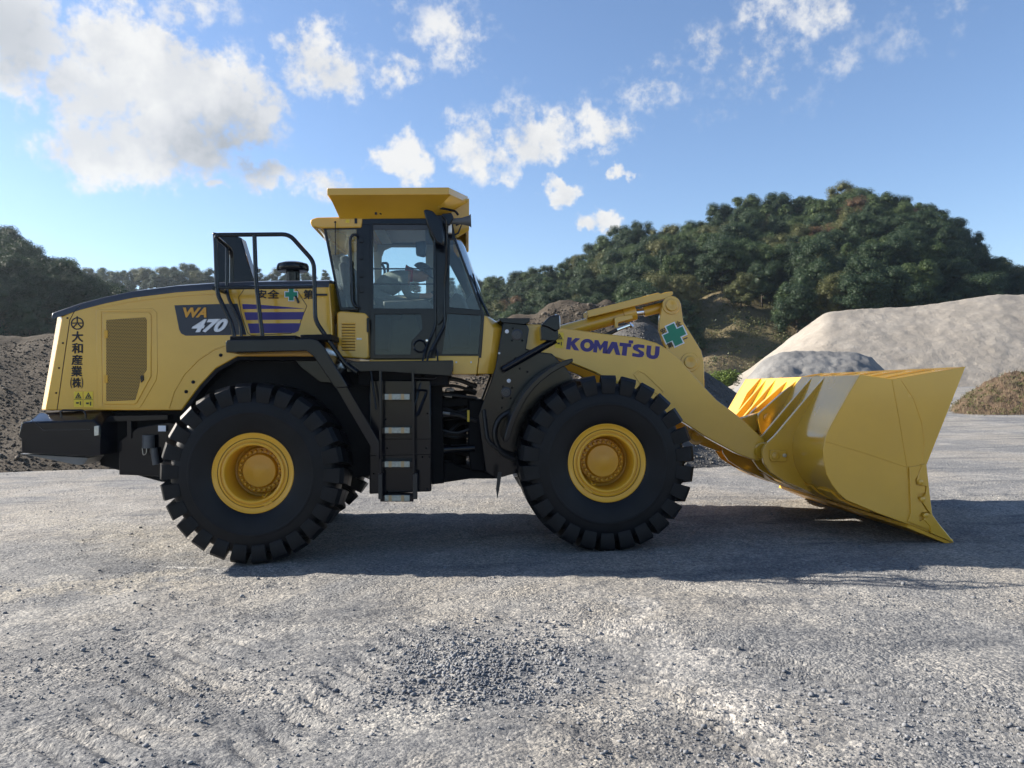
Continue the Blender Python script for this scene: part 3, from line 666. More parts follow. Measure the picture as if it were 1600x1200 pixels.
# ---- wheels
def lug_section(y_in):   # radial section of one tread block, (radius, y) with y measured from the outer face
    return [(.675, .034), (.690, .010), (.795, -.010), (.840, .000), (.874, .050), (.876, y_in*.6), (.876, y_in), (.79, y_in), (.785, .05), (.70, .06)]
def make_wheel():
    w = empty('wheel', (0, 0, 0), None)
    H = .335
    t = MB()
    prof = [(.375, .085), (.392, .062), (.43, .040), (.50, .016), (.575, .004), (.578, .000), (.60, .000), (.603, .004), (.66, .008), (.715, .022), (.755, .045), (.785, .085), (.80, .16), (.803, H)]
    full = [(r, y-H) for r, y in prof] + [(r, H-y) for r, y in reversed(prof[:-1])]
    t.lathe(full, n=96)
    N = 26; rr = random.Random(3)
    for side in (-1, 1):
        for k in range(N):
            a0 = 2*math.pi*(k+(.5 if side > 0 else 0))/N; sec = lug_section(.325)
            secs = []
            for u in (-.5, .5):
                pts = []
                for i, (r, y) in enumerate(sec):
                    wd = .172 if r > .84 else .180 if r > .78 else .172
                    sk = .055*max(0, (y-.03)/.3)          # the block runs slightly askew across the tread
                    a = a0 + u*wd + side*sk
                    yy = (y-H) if side < 0 else (H-y)
                    pts.append((r*math.cos(a), yy, r*math.sin(a)))
                secs.append(pts)
            t.loft(secs)
    tyre = t.build('tyre', RUB, w, .006, 28, 1)
    r = MB()
    r.lathe([(.372, -.225), (.388, -.232), (.397, -.250), (.394, -.270), (.383, -.276), (.372, -.270), (.360, -.262), (.335, -.262), (.331, -.268), (.318, -.272), (.312, -.268), (.309, -.256), (.300, -.256), (.296, -.272), (.284, -.278), (.272, -.272), (.266, -.255), (.264, -.10), (.262, .06), (.225, .075), (.222, .062), (.0, .062)], n=72)
    rim = r.build('rim', YELD, w, smooth=40)
    h = MB(); h.lathe([(.232, .068), (.230, .02), (.222, .008), (.176, .004), (.172, -.004), (.168, -.035), (.158, -.045), (.085, -.050), (.078, -.053), (.0, -.060)], n=56)
    hub = h.build('hub', YELD, w, smooth=40)
    bolt = MB(); bolt.lathe([(.0175, .012), (.0175, -.020), (.0145, -.028), (.007, -.031), (0, -.0315)], n=10)
    first = None
    for k in range(24):
        a = 2*math.pi*k/24
        if first is None: o = bolt.build('bolt', YELD, w, smooth=50); first = o
        else: o = bpy.data.objects.new('bolt', first.data); COL.objects.link(o); attach(o, w)
        o.location = (.198*math.cos(a), 0, .198*math.sin(a))
    a = math.radians(-62)
    lk = MB(); lk.box((0, 0, 0), (.085, .02, .022)); lkO = lk.build('lock_bar', YELD, w, .003)
    lkO.location = (.325*math.cos(a), -.272, .325*math.sin(a)); lkO.rotation_euler = (0, -a+math.pi/2, 0)
    vl = MB(); vl.tube(fillet([(.23*math.cos(a-.12), .05, .23*math.sin(a-.12)), (.235*math.cos(a-.12), -.24, .235*math.sin(a-.12)), (.262*math.cos(a), -.30, .262*math.sin(a)), (.235*math.cos(a+.14), -.24, .235*math.sin(a+.14)), (.23*math.cos(a+.14), .05, .23*math.sin(a+.14))], .03), .0045, 6)
    vl.build('valve_stem', YELD, w)
    rg = MB(); rg.lathe([(.3385, -.2632), (.3385, -.2665), (.3345, -.2665)], n=72); rg.build('lock_ring_groove', BLKM, w)
    return w
def copy_tree(o, parent=None):
    c = o.copy(); COL.objects.link(c); c.parent = parent
    for ch in [x for x in bpy.data.objects if x.parent == o]: copy_tree(ch, c)
    return c
wheel = make_wheel()
wheels = [wheel, copy_tree(wheel), copy_tree(wheel), copy_tree(wheel)]
for w, (x, y, ry, rz) in zip(wheels, ((XR, -1.165, 0.05, 0), (XF, -1.165, math.radians(64), 0), (XR, 1.165, .3, math.pi), (XF, 1.165, .9, math.pi))):
    w.location = (x, y, ZA); w.rotation_euler = Matrix.Rotation(rz, 3, 'Z').to_euler() if ry == 0 else (Matrix.Rotation(rz, 3, 'Z') @ Matrix.Rotation(ry, 3, 'Y')).to_euler()
    w.parent = LD; w.matrix_parent_inverse = wmat(LD).inverted()
for x in (XR, XF):
    a = MB(); a.lathe([(.0, -.78), (.16, -.78), (.18, -.70), (.20, -.3), (.30, -.2), (.34, 0), (.30, .2), (.20, .3), (.18, .70), (.16, .78), (0, .78)], (x, 0, ZA), 'Y', 32)
    a.build('axle', BLKM, LD)

# ---- engine hood
HY = -1.0
hood_px = [(71, 641), (84, 567), (97, 495), (126, 480), (165, 470), (210, 461), (275, 453), (340, 448.5), (430, 446), (514, 445), (518, 490), (521, 557), (452, 557), (371, 557), (337, 576), (312, 603), (284, 641)]
base = [(P(x, y, HY).x, P(x, y, HY).z) for x, y in hood_px]
def hood_sec(Y, dx, dz):
    out = []
    for i, (x, z) in enumerate(base):
        if i <= 2: x -= dx
        if 2 <= i <= 9: z += dz*(1 if i > 2 else .7)
        out.append((x, Y, z))
    return out
h = MB(); h.loft([hood_sec(HY, 0, 0), hood_sec(-.86, .115, .045), hood_sec(-.5, .15, .075), hood_sec(.5, .15, .075), hood_sec(.86, .115, .045), hood_sec(-HY, 0, 0)])
hood = h.build('engine_hood', YEL, LD, .012, 25, 3)
tr_ = MB()   # dark trim along the hood roof
secs = []
for Y, dz in ((-1.004, .0), (-.985, .042), (-.86, .068), (-.45, .098), (.45, .098), (.86, .068), (.985, .042), (1.004, .0)):
    up = [(x - (.10 if i == 0 else 0), Y, z+dz+.001) for i, (x, z) in enumerate(base[2:10])]; lo = [(x - (.10 if i == 0 else 0), Y, z+min(dz, .06)-.028) for i, (x, z) in enumerate(base[2:10])]
    secs.append(up+lo[::-1])
tr_.loft(secs); tr_.build('hood_roof_trim', DGREY, hood, .004)
def line_on(parent, name, pts, Y, r=.0035, m=BLKM):
    b = MB(); b.tube(pp(pts, Y), r, 6); return b.build(name, m, parent)
line_on(hood, 'panel_seam', [(89, 641), (99, 570), (109, 500), (116, 487), (125, 478)], HY-.001)
line_on(hood, 'panel_seam', [(150, 482), (215, 470), (280, 463), (340, 459), (372, 458)], HY-.0005, .0025, YELD)
line_on(hood, 'panel_seam', [(382, 451), (373, 464), (377, 490), (387, 520), (392, 524), (454, 521), (465, 514), (479.5, 478), (463, 452)], HY-.001, .003)
line_on(hood, 'arch_ridge', [(264, 638), (272, 612), (288, 585), (310, 562), (335, 546), (352, 540)], HY-.001, .007, YEL)
for (x, y) in ((105.5, 497), (98.5, 536), (92.5, 575), (88, 614)):
    b = MB(); c = P(x, y, HY); b.lathe([(.009, 0), (.009, -.006), (0, -.008)], c, 'Y', 10); b.build('bolt', BLKM, hood)
for (x, y, r) in ((302, 597, .018), (291, 612, .018), (345, 555, .018)):
    b = MB(); c = P(x, y, HY); b.lathe([(r, .002), (r, -.006), (0, -.008)], c, 'Y', 14); b.build('rubber_plug', BLKM, hood)
# side door with perforated grille
dr = MB(); dr.px([(160, 489), (233, 488), (236, 492), (236, 588), (214, 629), (210, 632), (163, 632), (160, 628)], HY-.010, HY+.01)
door = dr.build('grille_door', YEL, hood, .006)
gr = MB(); gr.px([(166, 500), (200, 497.5), (227, 496), (229, 500), (229, 578), (219, 592), (217, 604), (211, 625), (166, 627)], HY-.0135, HY-.009); gr.build('grille', GRILLE, door)
b = MB(); b.px([(150, 484), (238, 482), (245, 488), (246, 580), (244, 594), (222, 632), (217, 638), (152, 636)], HY-.006, HY+.004, [[(158, 487), (160, 634), (214, 634), (238, 590), (238, 486)]]); b.build('door_surround', YEL, hood, .004)
for y in (522, 592):
    b = MB(); b.px([(162, y-6), (168, y-6), (168, y+6), (162, y+6)], HY-.022, HY-.008); b.build('hinge', YELD, door, .003)
b = MB(); b.px([(219, 588), (224, 586), (224.5, 594), (220, 598)], HY-.022, HY-.008); b.build('latch', BLK, door, .003)
b = MB(); b.px([(460, 462), (463, 462), (468, 472), (465, 474)], HY-.02, HY); b.build('latch', BLK, hood, .002)

# ---- lettering and print
def textmesh(s, quad, Y, m, parent, name, bold=.0, shear=.0, align=None, thick=.0025):
    cjk = ord(s[0]) > 0x2e00; bold = 0.0 if cjk else bold
    c = bpy.data.curves.new('t', 'FONT'); c.body = s; c.size = 1.0; c.offset = bold; c.shear = shear; c.resolution_u = 5; c.fill_mode = 'FRONT'
    o = bpy.data.objects.new('t', c); COL.objects.link(o)
    dg = bpy.context.evaluated_depsgraph_get(); me = bpy.data.meshes.new_from_object(o.evaluated_get(dg))
    bpy.data.objects.remove(o); bpy.data.curves.remove(c)
    co = np.array([v.co[:] for v in me.vertices]); fs = [tuple(p.vertices) for p in me.polygons]; bpy.data.meshes.remove(me)
    lo, hi = co[:, :2].min(0), co[:, :2].max(0); uv = (co[:, :2]-lo)/(hi-lo)
    tl, trr, br, bl = [np.array(q, float) for q in quad]
    mesh = MB()
    for (ou, ov, oy) in (((-.034, 0, 0), (.034, 0, -.0004), (0, .032, -.0008), (0, -.032, -.0012)) if cjk else ((-.014, 0, 0), (.014, 0, -.0004), (0, .012, -.0008), (0, -.012, -.0012))):
        vs = []
        for u, v in uv:
            u, v = u+ou, v+ov; q = (bl*(1-u)+br*u)*(1-v)+(tl*(1-u)+trr*u)*v; vs.append(P(q[0], q[1], Y+oy))
        mesh.add(vs, fs); o = mesh.build(name, m, parent)
    if False:
        sd = o.modifiers.new('film', 'SOLIDIFY'); sd.thickness = thick; sd.offset = 0
    return o
def rect(x0, y0, x1, y1): return [(x0, y0), (x1, y0), (x1, y1), (x0, y1)]
def film(name, outline, Y, m, parent, t=.0022, holes=()):
    b = MB(); b.px(outline, Y, Y+t+.001, holes); return b.build(name, m, parent)
S = HY-.004
film('model_panel', [(272.5, 477), (345, 475), (371, 474.5), (385, 523), (290, 524.5), (283, 521), (280, 515)], S, NAVY, hood)
textmesh('WA', [(286, 480.5), (325, 480.5), (322.5, 496), (288.5, 496)], S-.003, ORG, hood, 'lettering', .035, .28)
textmesh('470', [(302, 499), (357, 498), (352, 518.5), (298.5, 519.5)], S-.003, WHT, hood, 'lettering', .040, .28)
film('stripe', [(378.5, 475), (404, 476), (476, 482), (379.5, 483)], S, PURP, hood)
film('stripe', [(381.5, 488), (475, 487.5), (472, 499), (384.5, 500)], S, PURP, hood)
film('stripe', [(387, 505.5), (470, 505), (466, 517), (460, 520), (391, 520.5)], S, PURP, hood)
textmesh('安', rect(402.5, 453, 416, 466), S, INK, hood, 'lettering', .02)
textmesh('全', rect(418.5, 453, 436, 466), S, INK, hood, 'lettering', .02)
textmesh('第', rect(474.5, 453, 490, 467), S, INK, hood, 'lettering', .02)
textmesh('一', rect(495, 459, 511, 462), S, INK, hood, 'lettering', .03)
def cross_px(c, a, ang=0.0, k=.36):
    o = []
    for (x, y) in [(-k, -1), (k, -1), (k, -k), (1, -k), (1, k), (k, k), (k, 1), (-k, 1), (-k, k), (-1, k), (-1, -k), (-k, -k)]:
        o.append((c[0]+a*(x*math.cos(ang)-y*math.sin(ang)), c[1]+a*(x*math.sin(ang)+y*math.cos(ang))))
    return o
film('cross_border', cross_px((455, 460), 10.6, 0, .44), S, WHT, hood); film('safety_cross', cross_px((455, 460), 9.4, 0, .38), S-.003, GRN, hood)
for ch, (x0, y0, x1, y1) in {'大': (112.5, 518, 129.5, 534), '和': (112.5, 536.5, 129, 552), '産': (112, 554.5, 128.5, 570), '業': (111.5, 572, 128, 588)}.items():
    textmesh(ch, rect(x0, y0, x1, y1), S, INK, hood, 'lettering', .025)
textmesh('(', rect(109.8, 590, 112.5, 606.5), S, INK, hood, 'lettering', .02); textmesh('株', rect(113, 590.5, 126.5, 605.5), S, INK, hood, 'lettering', .025); textmesh(')', rect(127, 590, 129.6, 606.5), S, INK, hood, 'lettering', .02)
e = MB(); c = P(121, 505.5, HY); R_ = .063
e.lathe([(R_, -.002), (R_, -.005), (R_-.011, -.005), (R_-.011, -.002)], c, 'Y', 40)
def bar(a, b_, wd=.011):
    a, b_ = Vector(a), Vector(b_); d = (b_-a).normalized(); nrm = Vector((-d.y, d.x))*wd/2
    pts = [(c.x+q.x, c.z+q.y) for q in (a-nrm, b_-nrm, b_+nrm, a+nrm)]
    e.plate([pts], HY-.005, HY-.002)
bar((0, .004), (0, .074)); bar((-.057, .004), (.057, .004)); bar((-.007, -.004), (-.043, -.041)); bar((.007, -.004), (.043, -.041))
e.build('company_emblem', INK, hood)
def warn(x0, y0, x1, y1, Y, parent):
    st = film('warning_sticker', rect(x0, y0, x1, y1), Y, STK, parent); w = x1-x0
    cx = (x0+x1)/2
    film('triangle', [(cx, y0+1.2), (x1-w*.12, y0+w*.78), (x0+w*.12, y0+w*.78)], Y-.0025, INK, parent, holes=[[(cx, y0+3.4), (x0+w*.30, y0+w*.68), (x1-w*.30, y0+w*.68)]])
    film('figure', [(cx-w*.05, y0+w*.40), (cx+w*.05, y0+w*.40), (cx+w*.10, y0+w*.64), (cx-w*.08, y0+w*.64)], Y-.0025, INK, parent)
    film('divider', rect(x0, y0+w*.86, x1, y0+w*.91), Y-.0025, INK, parent)
    film('figure', rect(x0+w*.25, y0+w*1.2, x0+w*.55, y0+w*1.4), Y-.0025, INK, parent); film('figure', rect(x0+w*.68, y0+w*1.12, x0+w*.8, y0+w*1.55), Y-.0025, INK, parent)
    return st
warn(115.5, 612, 129, 636, S, hood); warn(131, 612, 145, 636, S, hood)

# ---- counterweight and rear chassis
CY = -1.17
cwo = [(28, 660), (48, 646), (146, 643.5), (157, 652), (157, 712), (140, 714), (33, 708), (33, 686), (28, 683)]
cwb = [(P(x, y, CY).x, P(x, y, CY).z) for x, y in cwo]
def cws(Y, dz): return [(x+(.0 if i else dz*.4), Y, z-(dz if i in (1, 2, 3) else 0)) for i, (x, z) in enumerate(cwb)]
b = MB(); b.loft([cws(CY, .085), cws(CY+.16, 0), cws(-CY-.16, 0), cws(-CY, .085)]); cw = b.build('counterweight', BLK, LD, .012)
line_on(cw, 'panel_seam', [(49, 647), (51, 658), (68, 672), (140, 671)], CY-.001, .003, DGREY)
b = MB(); b.px([(31, 709), (139, 715), (131, 726), (121, 727)], CY+.05, -CY-.05); b.build('tow_plate', mat('grey_steel', (.16, .16, .16), .5, metal=.3, var=.3), cw, .006)
b = MB(); b.tube(fillet(pp([(96, 652), (95, 643), (98, 641), (130, 641), (134, 646), (134, 654)], CY-.015), .02), .010, 8); b.build('grab_handle', BLK, cw)
b = MB(); b.px([(147, 666), (154, 665), (154, 680), (147, 681)], CY-.02, CY); b.build('latch', STEEL, cw, .003)
b = MB(); b.px([(150, 643), (290, 641), (330, 600), (372, 560), (523, 560), (580, 600), (585, 742), (520, 752), (300, 755), (252, 753), (156, 727)], -.80, .80); ch = b.build('rear_frame', BLKM, LD, .01)
b = MB(); b.px([(185, 690), (215, 668), (262, 660), (280, 662), (280, 745), (186, 742)], -.93, -.80); b.build('side_box', BLK, ch, .008)
b = MB(); b.px([(158, 650), (262, 648), (262, 656), (158, 660)], -.96, -.80); b.build('frame_rail', BLK, ch, .005)
b = MB(); b.px([(163, 656), (170, 656), (170, 700), (163, 700)], -.98, -.8); b.build('bracket', BLK, ch, .004)
b = MB(); b.px([(198, 658), (205, 658), (205, 685), (198, 685)], -.95, -.8); b.build('bracket', BLK, ch, .004)
film('data_plate', rect(247, 665, 259, 674), -.966, WHT, ch)
b = MB(); b.tube(pp([(232, 680, -.98), (232, 700, -.98)]), .06, 12); b.tube(pp([(240, 700, -.98), (244, 726, -.98)]), .035, 10); b.build('hydraulic_filter', GREYP, ch)
b = MB(); b.tube(fillet(pp([(225, 686), (222, 700), (224, 712), (229, 708), (228, 690)], -1.0), .03), .004, 5); b.build('chain', STEEL, ch)
# wheel arch liner lip
b = MB(); b.px([(284, 642), (312, 603), (337, 576), (371, 557), (523, 557), (523, 563), (373, 563), (341, 581), (317, 607), (291, 644)], HY+.002, -.55); b.build('arch_liner', BLKM, LD, .004)
b = MB(); b.px([(455, 556), (520, 556), (530, 600), (500, 598), (470, 575)], -.88, -.7); b.build('valve_block', BLK, ch, .01)

# ---- catwalk, stair fender and handrails
FY = -1.46
b = MB(); b.px([(352, 534), (356, 531), (486, 529), (497, 532), (505, 540), (543, 603), (541, 606), (523, 606), (489, 556), (478, 548), (353, 551)], FY, -.93); fen = b.build('catwalk_fender', BLK, LD, .01)
b = MB(); b.px([(359, 525), (462, 524), (462, 531), (359, 532)], FY+.04, -.95); b.build('tread_plate', BLKM, fen, .004)
b = MB(); b.px([(469, 523), (517, 522), (518, 531), (469, 531)], FY+.04, -.95); b.build('tread_plate', BLKM, fen, .004)
b = MB(); b.px([(524, 604), (541, 603), (592, 690), (592, 720)], -1.40, -1.36); b.build('fender_stay', BLK, fen, .004)
RY = -1.36; RR = .0215
hr = MB(); hr.tube(fillet(pp([(366, 526), (362, 505), (341, 462), (339, 450), (336.5, 372), (340, 367), (452, 366), (490.5, 409), (492.5, 501), (540, 570), (558, 582)], RY), .07), RR, 10)
hand = hr.build('handrail', BLK, LD)
b = MB(); b.tube(fillet(pp([(338, 449), (334, 449.5), (334.5, 450)], RY), .01) + pp([(490, 448)], RY)[0:0], RR*.9, 8)
b = MB(); b.tube(pp([(335, 449.5), (491.5, 448)], RY), RR*.9, 10); b.build('mid_rail', BLK, hand)
b = MB(); b.tube(fillet(pp([(397.5, 367), (400, 440), (402, 458), (410, 526)], RY), .1), RR, 10); b.build('rail_post', BLK, hand)
b = MB(); b.tube(fillet(pp([(337, 370, RY), (362, 391, -.92), (361.5, 460, -.92), (378, 500, -.92), (378.5, 526, -.92)]), .09), RR, 10); b.build('end_rail', BLK, hand)
b = MB(); b.tube(fillet(pp([(354.5, 385, -1.05), (354.5, 462, -1.05), (375, 502, -1.05), (377, 526, -1.05)]), .09), RR*.8, 10); b.build('rail_post', BLK, hand)
b = MB(); b.tube(pp([(334, 450, RY), (358, 459, -.92)]), RR, 10); b.build('end_rail', BLK, hand)
b = MB(); pts = pp([(336.5, 367), (452, 366), (490.5, 409), (492.5, 501)], RY); pts = [Vector((p.x, 1.25, p.z-.10)) for p in pts]
b.tube(fillet([Vector((pts[0].x+.55, 1.25, 2.55)), Vector((pts[0].x+.55, 1.25, 2.72)), Vector((pts[0].x+.75, 1.25, 2.66)), Vector((-1.6, 1.25, 2.66))], .05), .02, 8); b.build('far_handrail', mat('grey_rail', (.10, .085, .085), .5), hand)
# exhaust housing and pre-cleaner
b = MB(); b.px([(331.5, 362.5), (352, 365), (376.5, 371), (399, 446), (337, 447)], -.42, -.22); b.build('exhaust_housing', BLK, LD, .012)
c = P(458, 438, -.42); b = MB(); b.lathe([(.0, .20), (.10, .198), (.160, .178), (.172, .155), (.172, .115), (.160, .095), (.10, .088), (.075, .085), (.07, -.05), (0, -.05)], c, 'Z', 32); b.build('air_precleaner', BLK, LD)

# ---- cab
KY = -.79
b = MB(); b.px([(561, 341), (571, 339), (578.5, 339), (579, 561), (562, 561), (560, 480)], KY, KY+.09); cab = b.build('cab_rear_pillar', BLK, None, .006)
CAB = empty('cab', (P(640, 560, 0).x, 0, 1.6), LD); attach(cab, CAB)
b = MB(); b.px([(578, 341), (681, 341), (681, 560), (578, 561)], KY-.012, KY+.035, [[(583, 350), (583, 482), (677, 482), (677, 350)], [(586, 491), (586, 554), (641, 554), (643, 533), (660, 514), (658, 491)]])
b.build('door_frame', BLK, CAB, .005)
b = MB(); b.px(rect(582, 349, 678, 483), KY+.006, KY+.012); b.build('door_window', GLASS, CAB)
b = MB(); b.px([(585, 490), (659, 490), (661, 514), (644, 533), (642, 555), (585, 555)], KY+.006, KY+.012); b.build('door_lower_window', GLASSD, CAB)
b = MB(); b.px(rect(583, 350, 677, 359), KY-.002, KY+.005); b.build('shade_band', DGREY, CAB)
for y in (420, 444): 
    b = MB(); b.tube(pp([(583, y), (677, y)], KY+.03), .0085, 8); b.build('window_guard_bar', BLK, CAB)
c = P(656, 541, KY-.013); b = MB(); b.lathe([(.074, .01), (.074, -.006), (.064, -.010), (.056, -.002), (.045, .006), (0, .008)], c, 'Y', 28); b.build('door_handle_recess', BLK, CAB)
c = P(667, 532, KY-.013); b = MB(); b.lathe([(.012, .0), (.012, -.008), (0, -.009)], c, 'Y', 12); b.build('door_lock', CHR, CAB)
b = MB(); b.px([(681, 341), (706, 341), (712, 372), (757, 491), (752, 559), (681, 560)], KY, KY+.06, [[(703, 374), (702, 480), (750, 484), (709, 374)], [(699, 490), (691, 553), (747, 553), (751.5, 493)]])
b.build('front_side_frame', BLK, CAB, .005)
b = MB(); b.px([(702, 373), (710, 373), (751, 485), (701, 481)], KY+.022, KY+.028); b.build('front_side_window', GLASS, CAB)
b = MB(); b.px([(698, 489), (752.5, 492), (748, 554), (690, 554)], KY+.022, KY+.028); b.build('front_side_lower_window', GLASSD, CAB)
b = MB(); b.px([(508, 356), (561, 356), (561, 482), (532, 482.5)], KY+.01, KY+.016); b.build('rear_quarter_window', GLASS, CAB)
b = MB(); b.px([(505, 355), (563, 355), (563, 484), (531, 485)], KY+.004, KY+.03, [[(510, 358), (533.5, 480), (557, 480), (557, 358)]]); b.build('rear_window_frame', BLK, CAB, .004)
def across(pts_px, Yn, bul, name, m, parent, th=.008, n=6):
    """a pane or panel that runs across the cab: edge traced on the near side, bulging by bul towards the front"""
    e = [P(x, y, Yn) for x, y in pts_px]; secs = []
    for j in range(n+1):
        t = -1+2*j/n; Y = -t*Yn if False else Yn*(-t) if False else abs(Yn)*t
        off = bul*(1-t*t); secs.append([(p.x+off, Y, p.z) for p in e] + [(p.x+off-th, Y, p.z) for p in reversed(e)])
    q = MB(); q.loft(secs); return q.build(name, m, parent, smooth=60)
across([(710, 366), (755, 491)], KY+.03, .11, 'windscreen', GLASS, CAB)
across([(755, 491), (752, 557)], KY+.03, .11, 'lower_windscreen', GLASSD, CAB)
across([(508, 357), (532, 482)], KY+.03, -.03, 'rear_window', GLASS, CAB)
# roof
b = MB(); b.px([(560, 336), (700, 336), (709, 341), (709, 343), (560, 342)], KY-.006, -KY+.006); b.build('cab_roof', BLK, CAB, .006)
b = MB(); b.px([(566, 341.5), (706, 341.5), (709, 347), (706, 352), (566, 351)], KY-.008, KY+.06); b.build('roof_header', BLK, CAB, .006)
b = MB(); b.px([(484, 346), (487, 342), (495, 339.5), (567, 338), (564.5, 355.5), (505, 356.5), (487, 354)], KY-.012, -KY+.012); rf = b.build('roof_rear_fascia', YEL, CAB, .012)
b = MB(); b.px(rect(540, 343, 546, 348), KY-.016, KY-.01); b.build('roof_sticker', STK, rf)
b = MB(); b.px(rect(554, 341, 558, 349), KY-.02, KY-.01); b.build('roof_latch', BLK, rf, .002)
# sun visor: a flared tray on the roof
VY = -1.02
zt = P(511, 294, VY).z; x0 = P(511, 294, VY).x; x1 = P(701, 294, VY).x; x2 = P(731, 310, -.66).x; lip = .072
topo = [(x0, VY), (x1, VY), (x2, -.64), (x2, .64), (x1, -VY), (x0, -VY)]
zb = P(531, 338, -.80).z; xb0 = P(531, 338, -.80).x; xb1 = P(712, 350, -.7).x-.08
boto = [(xb0, -.80), (xb1-.22, -.80), (xb1, -.5), (xb1, .5), (xb1-.22, .80), (xb0, .80)]
v = MB(); v.loft([[(x, y, zt) for x, y in topo], [(x, y, zt-lip) for x, y in topo], [(x*1.0+(.02 if x < 0 else -.02), y*.985, zt-lip-.004) for x, y in topo], [(x, y, zb-.03) for x, y in boto]])
vis = v.build('sun_visor', YEL, CAB, .004)
b = MB(); za = P(731, 361, -.60).z
b.loft([[(x2-.004, -.62, zt-.02), (x2-.03, -.62, zt-.02), (x2-.03, -.62, za), (x2-.004, -.62, za)], [(x2-.004, .62, zt-.02), (x2-.03, .62, zt-.02), (x2-.03, .62, za), (x2-.004, .62, za)]]); b.build('visor_front_plate', YEL, vis, .004)
b = MB(); pl = [(P(x, y, -.63).x, P(x, y, -.63).z) for x, y in [(703, 330), (733, 310), (733, 360), (714, 372), (706, 360)]]; b.plate([pl], -.645, -.62); b.build('visor_bracket', YEL, vis, .003)
b = MB(); b.plate([pl], .62, .645); b.build('visor_bracket', YEL, vis, .003)
for u in (.12, .36, .62, .86):
    A0 = Vector((x0+(x1-x0)*u, VY*.97, zt-lip-.01)); B0 = Vector((xb0+(xb1-.22-xb0)*u, -.81, zb-.02))
    b = MB(); b.loft([[tuple(A0+Vector((-.008, -.004, 0))), tuple(A0+Vector((.008, -.004, 0))), tuple(B0+Vector((.008, -.004, 0))), tuple(B0+Vector((-.008, -.004, 0)))], [tuple(A0+Vector((-.008, .02, 0))), tuple(A0+Vector((.008, .02, 0))), tuple(B0+Vector((.008, .02, 0))), tuple(B0+Vector((-.008, .02, 0)))]]); b.build('visor_rib', YEL, vis, .002)
b = MB(); b.px(rect(527, 306, 535, 308.5), VY+.03, VY+.05); b.build('visor_lamp', LAMP, vis)
b = MB(); b.tube(fillet(pp([(594, 335), (598, 327), (612, 324), (690, 325), (712, 330), (716, 336)], -.84), .05), .013, 8); b.build('roof_grab_rail', BLK, vis)
b = MB(); b.px(rect(585.5, 326, 589, 335), -.86, -.80); b.build('visor_stay', BLK, vis, .002)
# louvred panel and base under the cab
b = MB(); b.px([(526, 489), (531, 486), (570, 489), (574, 493), (576, 558), (572, 561), (530, 558), (527, 553)], -.93, -.60); lou = b.build('louvre_panel', YEL, LD, .014, seg=3)
for k in range(10):
    y = 504.5+k*4.45; b = MB(); b.px([(534, y), (555, y), (555, y+2.4), (534, y+2.4)], -.940, -.925); b.build('louvre', YELD, lou, .004)
    b = MB(); b.px([(534, y+2.4), (555, y+2.4), (555, y+3.3), (534, y+3.3)], -.9315, -.925); b.build('louvre_slot', BLKM, lou)
b = MB(); b.px(rect(557, 528, 565, 531), -.936, -.925); b.build('latch', STEEL, lou, .002)
b = MB(); b.px(rect(573, 497, 576, 519), -.938, -.90); b.build('hinge', BLK, lou, .002)
b = MB(); b.px([(577, 562), (664, 562), (669, 556), (748, 556), (745, 585), (707, 585), (707, 572), (577, 572)], KY-.01, -KY+.01); base_o = b.build('cab_base', YEL, CAB, .008)
secs = []
for Y, k in ((-.78, 0), (-.70, .05), (-.4, .13), (0, .16), (.4, .13), (.70, .05), (.78, 0)):
    e = [P(x, y, -.72) for x, y in [(755, 493), (760, 496), (779, 513), (776, 548), (770, 584), (745, 585), (748, 556)]]
    secs.append([(p.x+(k if i in (2, 3, 4) else k*.75)-(.06 if abs(Y) > .75 else 0)*(i in (2, 3, 4)), Y, p.z) for i, p in enumerate(e)])
b = MB(); b.loft(secs); b.build('cab_nose', YEL, CAB, .01, 50)
for x in (713, 736):
    b = MB(); b.lathe([(.010, 0), (.010, -.006), (0, -.008)], P(x, 566, KY-.01), 'Y', 10); b.build('bolt', STEEL, base_o)
# far cab wall with its lining
far = [P(x, y, KY) for x, y in [(508, 345), (706, 337), (757, 491), (752, 557), (560, 561), (532, 482)]]
def farpx(l): return [(P(x, y, .66).x, P(x, y, .66).z) for x, y in l]
b = MB(); b.plate([[(p.x, p.z) for p in far], farpx([(596, 402), (600, 391), (611, 386), (665, 386), (666, 472), (662, 476), (600, 476), (596, 472)]), farpx([(690, 390), (714, 390), (747, 470), (745, 476), (690, 476)]), farpx([(568, 392), (584, 392), (586, 466), (578, 466)])], .64, .70)
b.build('far_wall_lining', CREAM, CAB, .004)
b = MB(); b.plate([farpx([(594, 379), (668, 379), (668, 478), (594, 478)])], .665, .672); b.build('far_window', GLASS, CAB)
b = MB(); b.plate([farpx([(688, 384), (718, 384), (750, 478), (688, 478)])], .665, .672); b.build('far_window', GLASS, CAB)
b = MB(); b.px([(575, 342.2), (704, 342.2), (706, 345), (575, 345)], KY+.08, .63); b.build('roof_lining', CREAM, CAB, .01)
xx0, xx1 = P(560, 560, 0).x, P(748, 560, 0).x
b = MB(); b.box(((xx0+xx1)/2, 0, 1.93), (xx1-xx0, 1.46, .05)); b.build('cab_floor', GREYP, CAB)
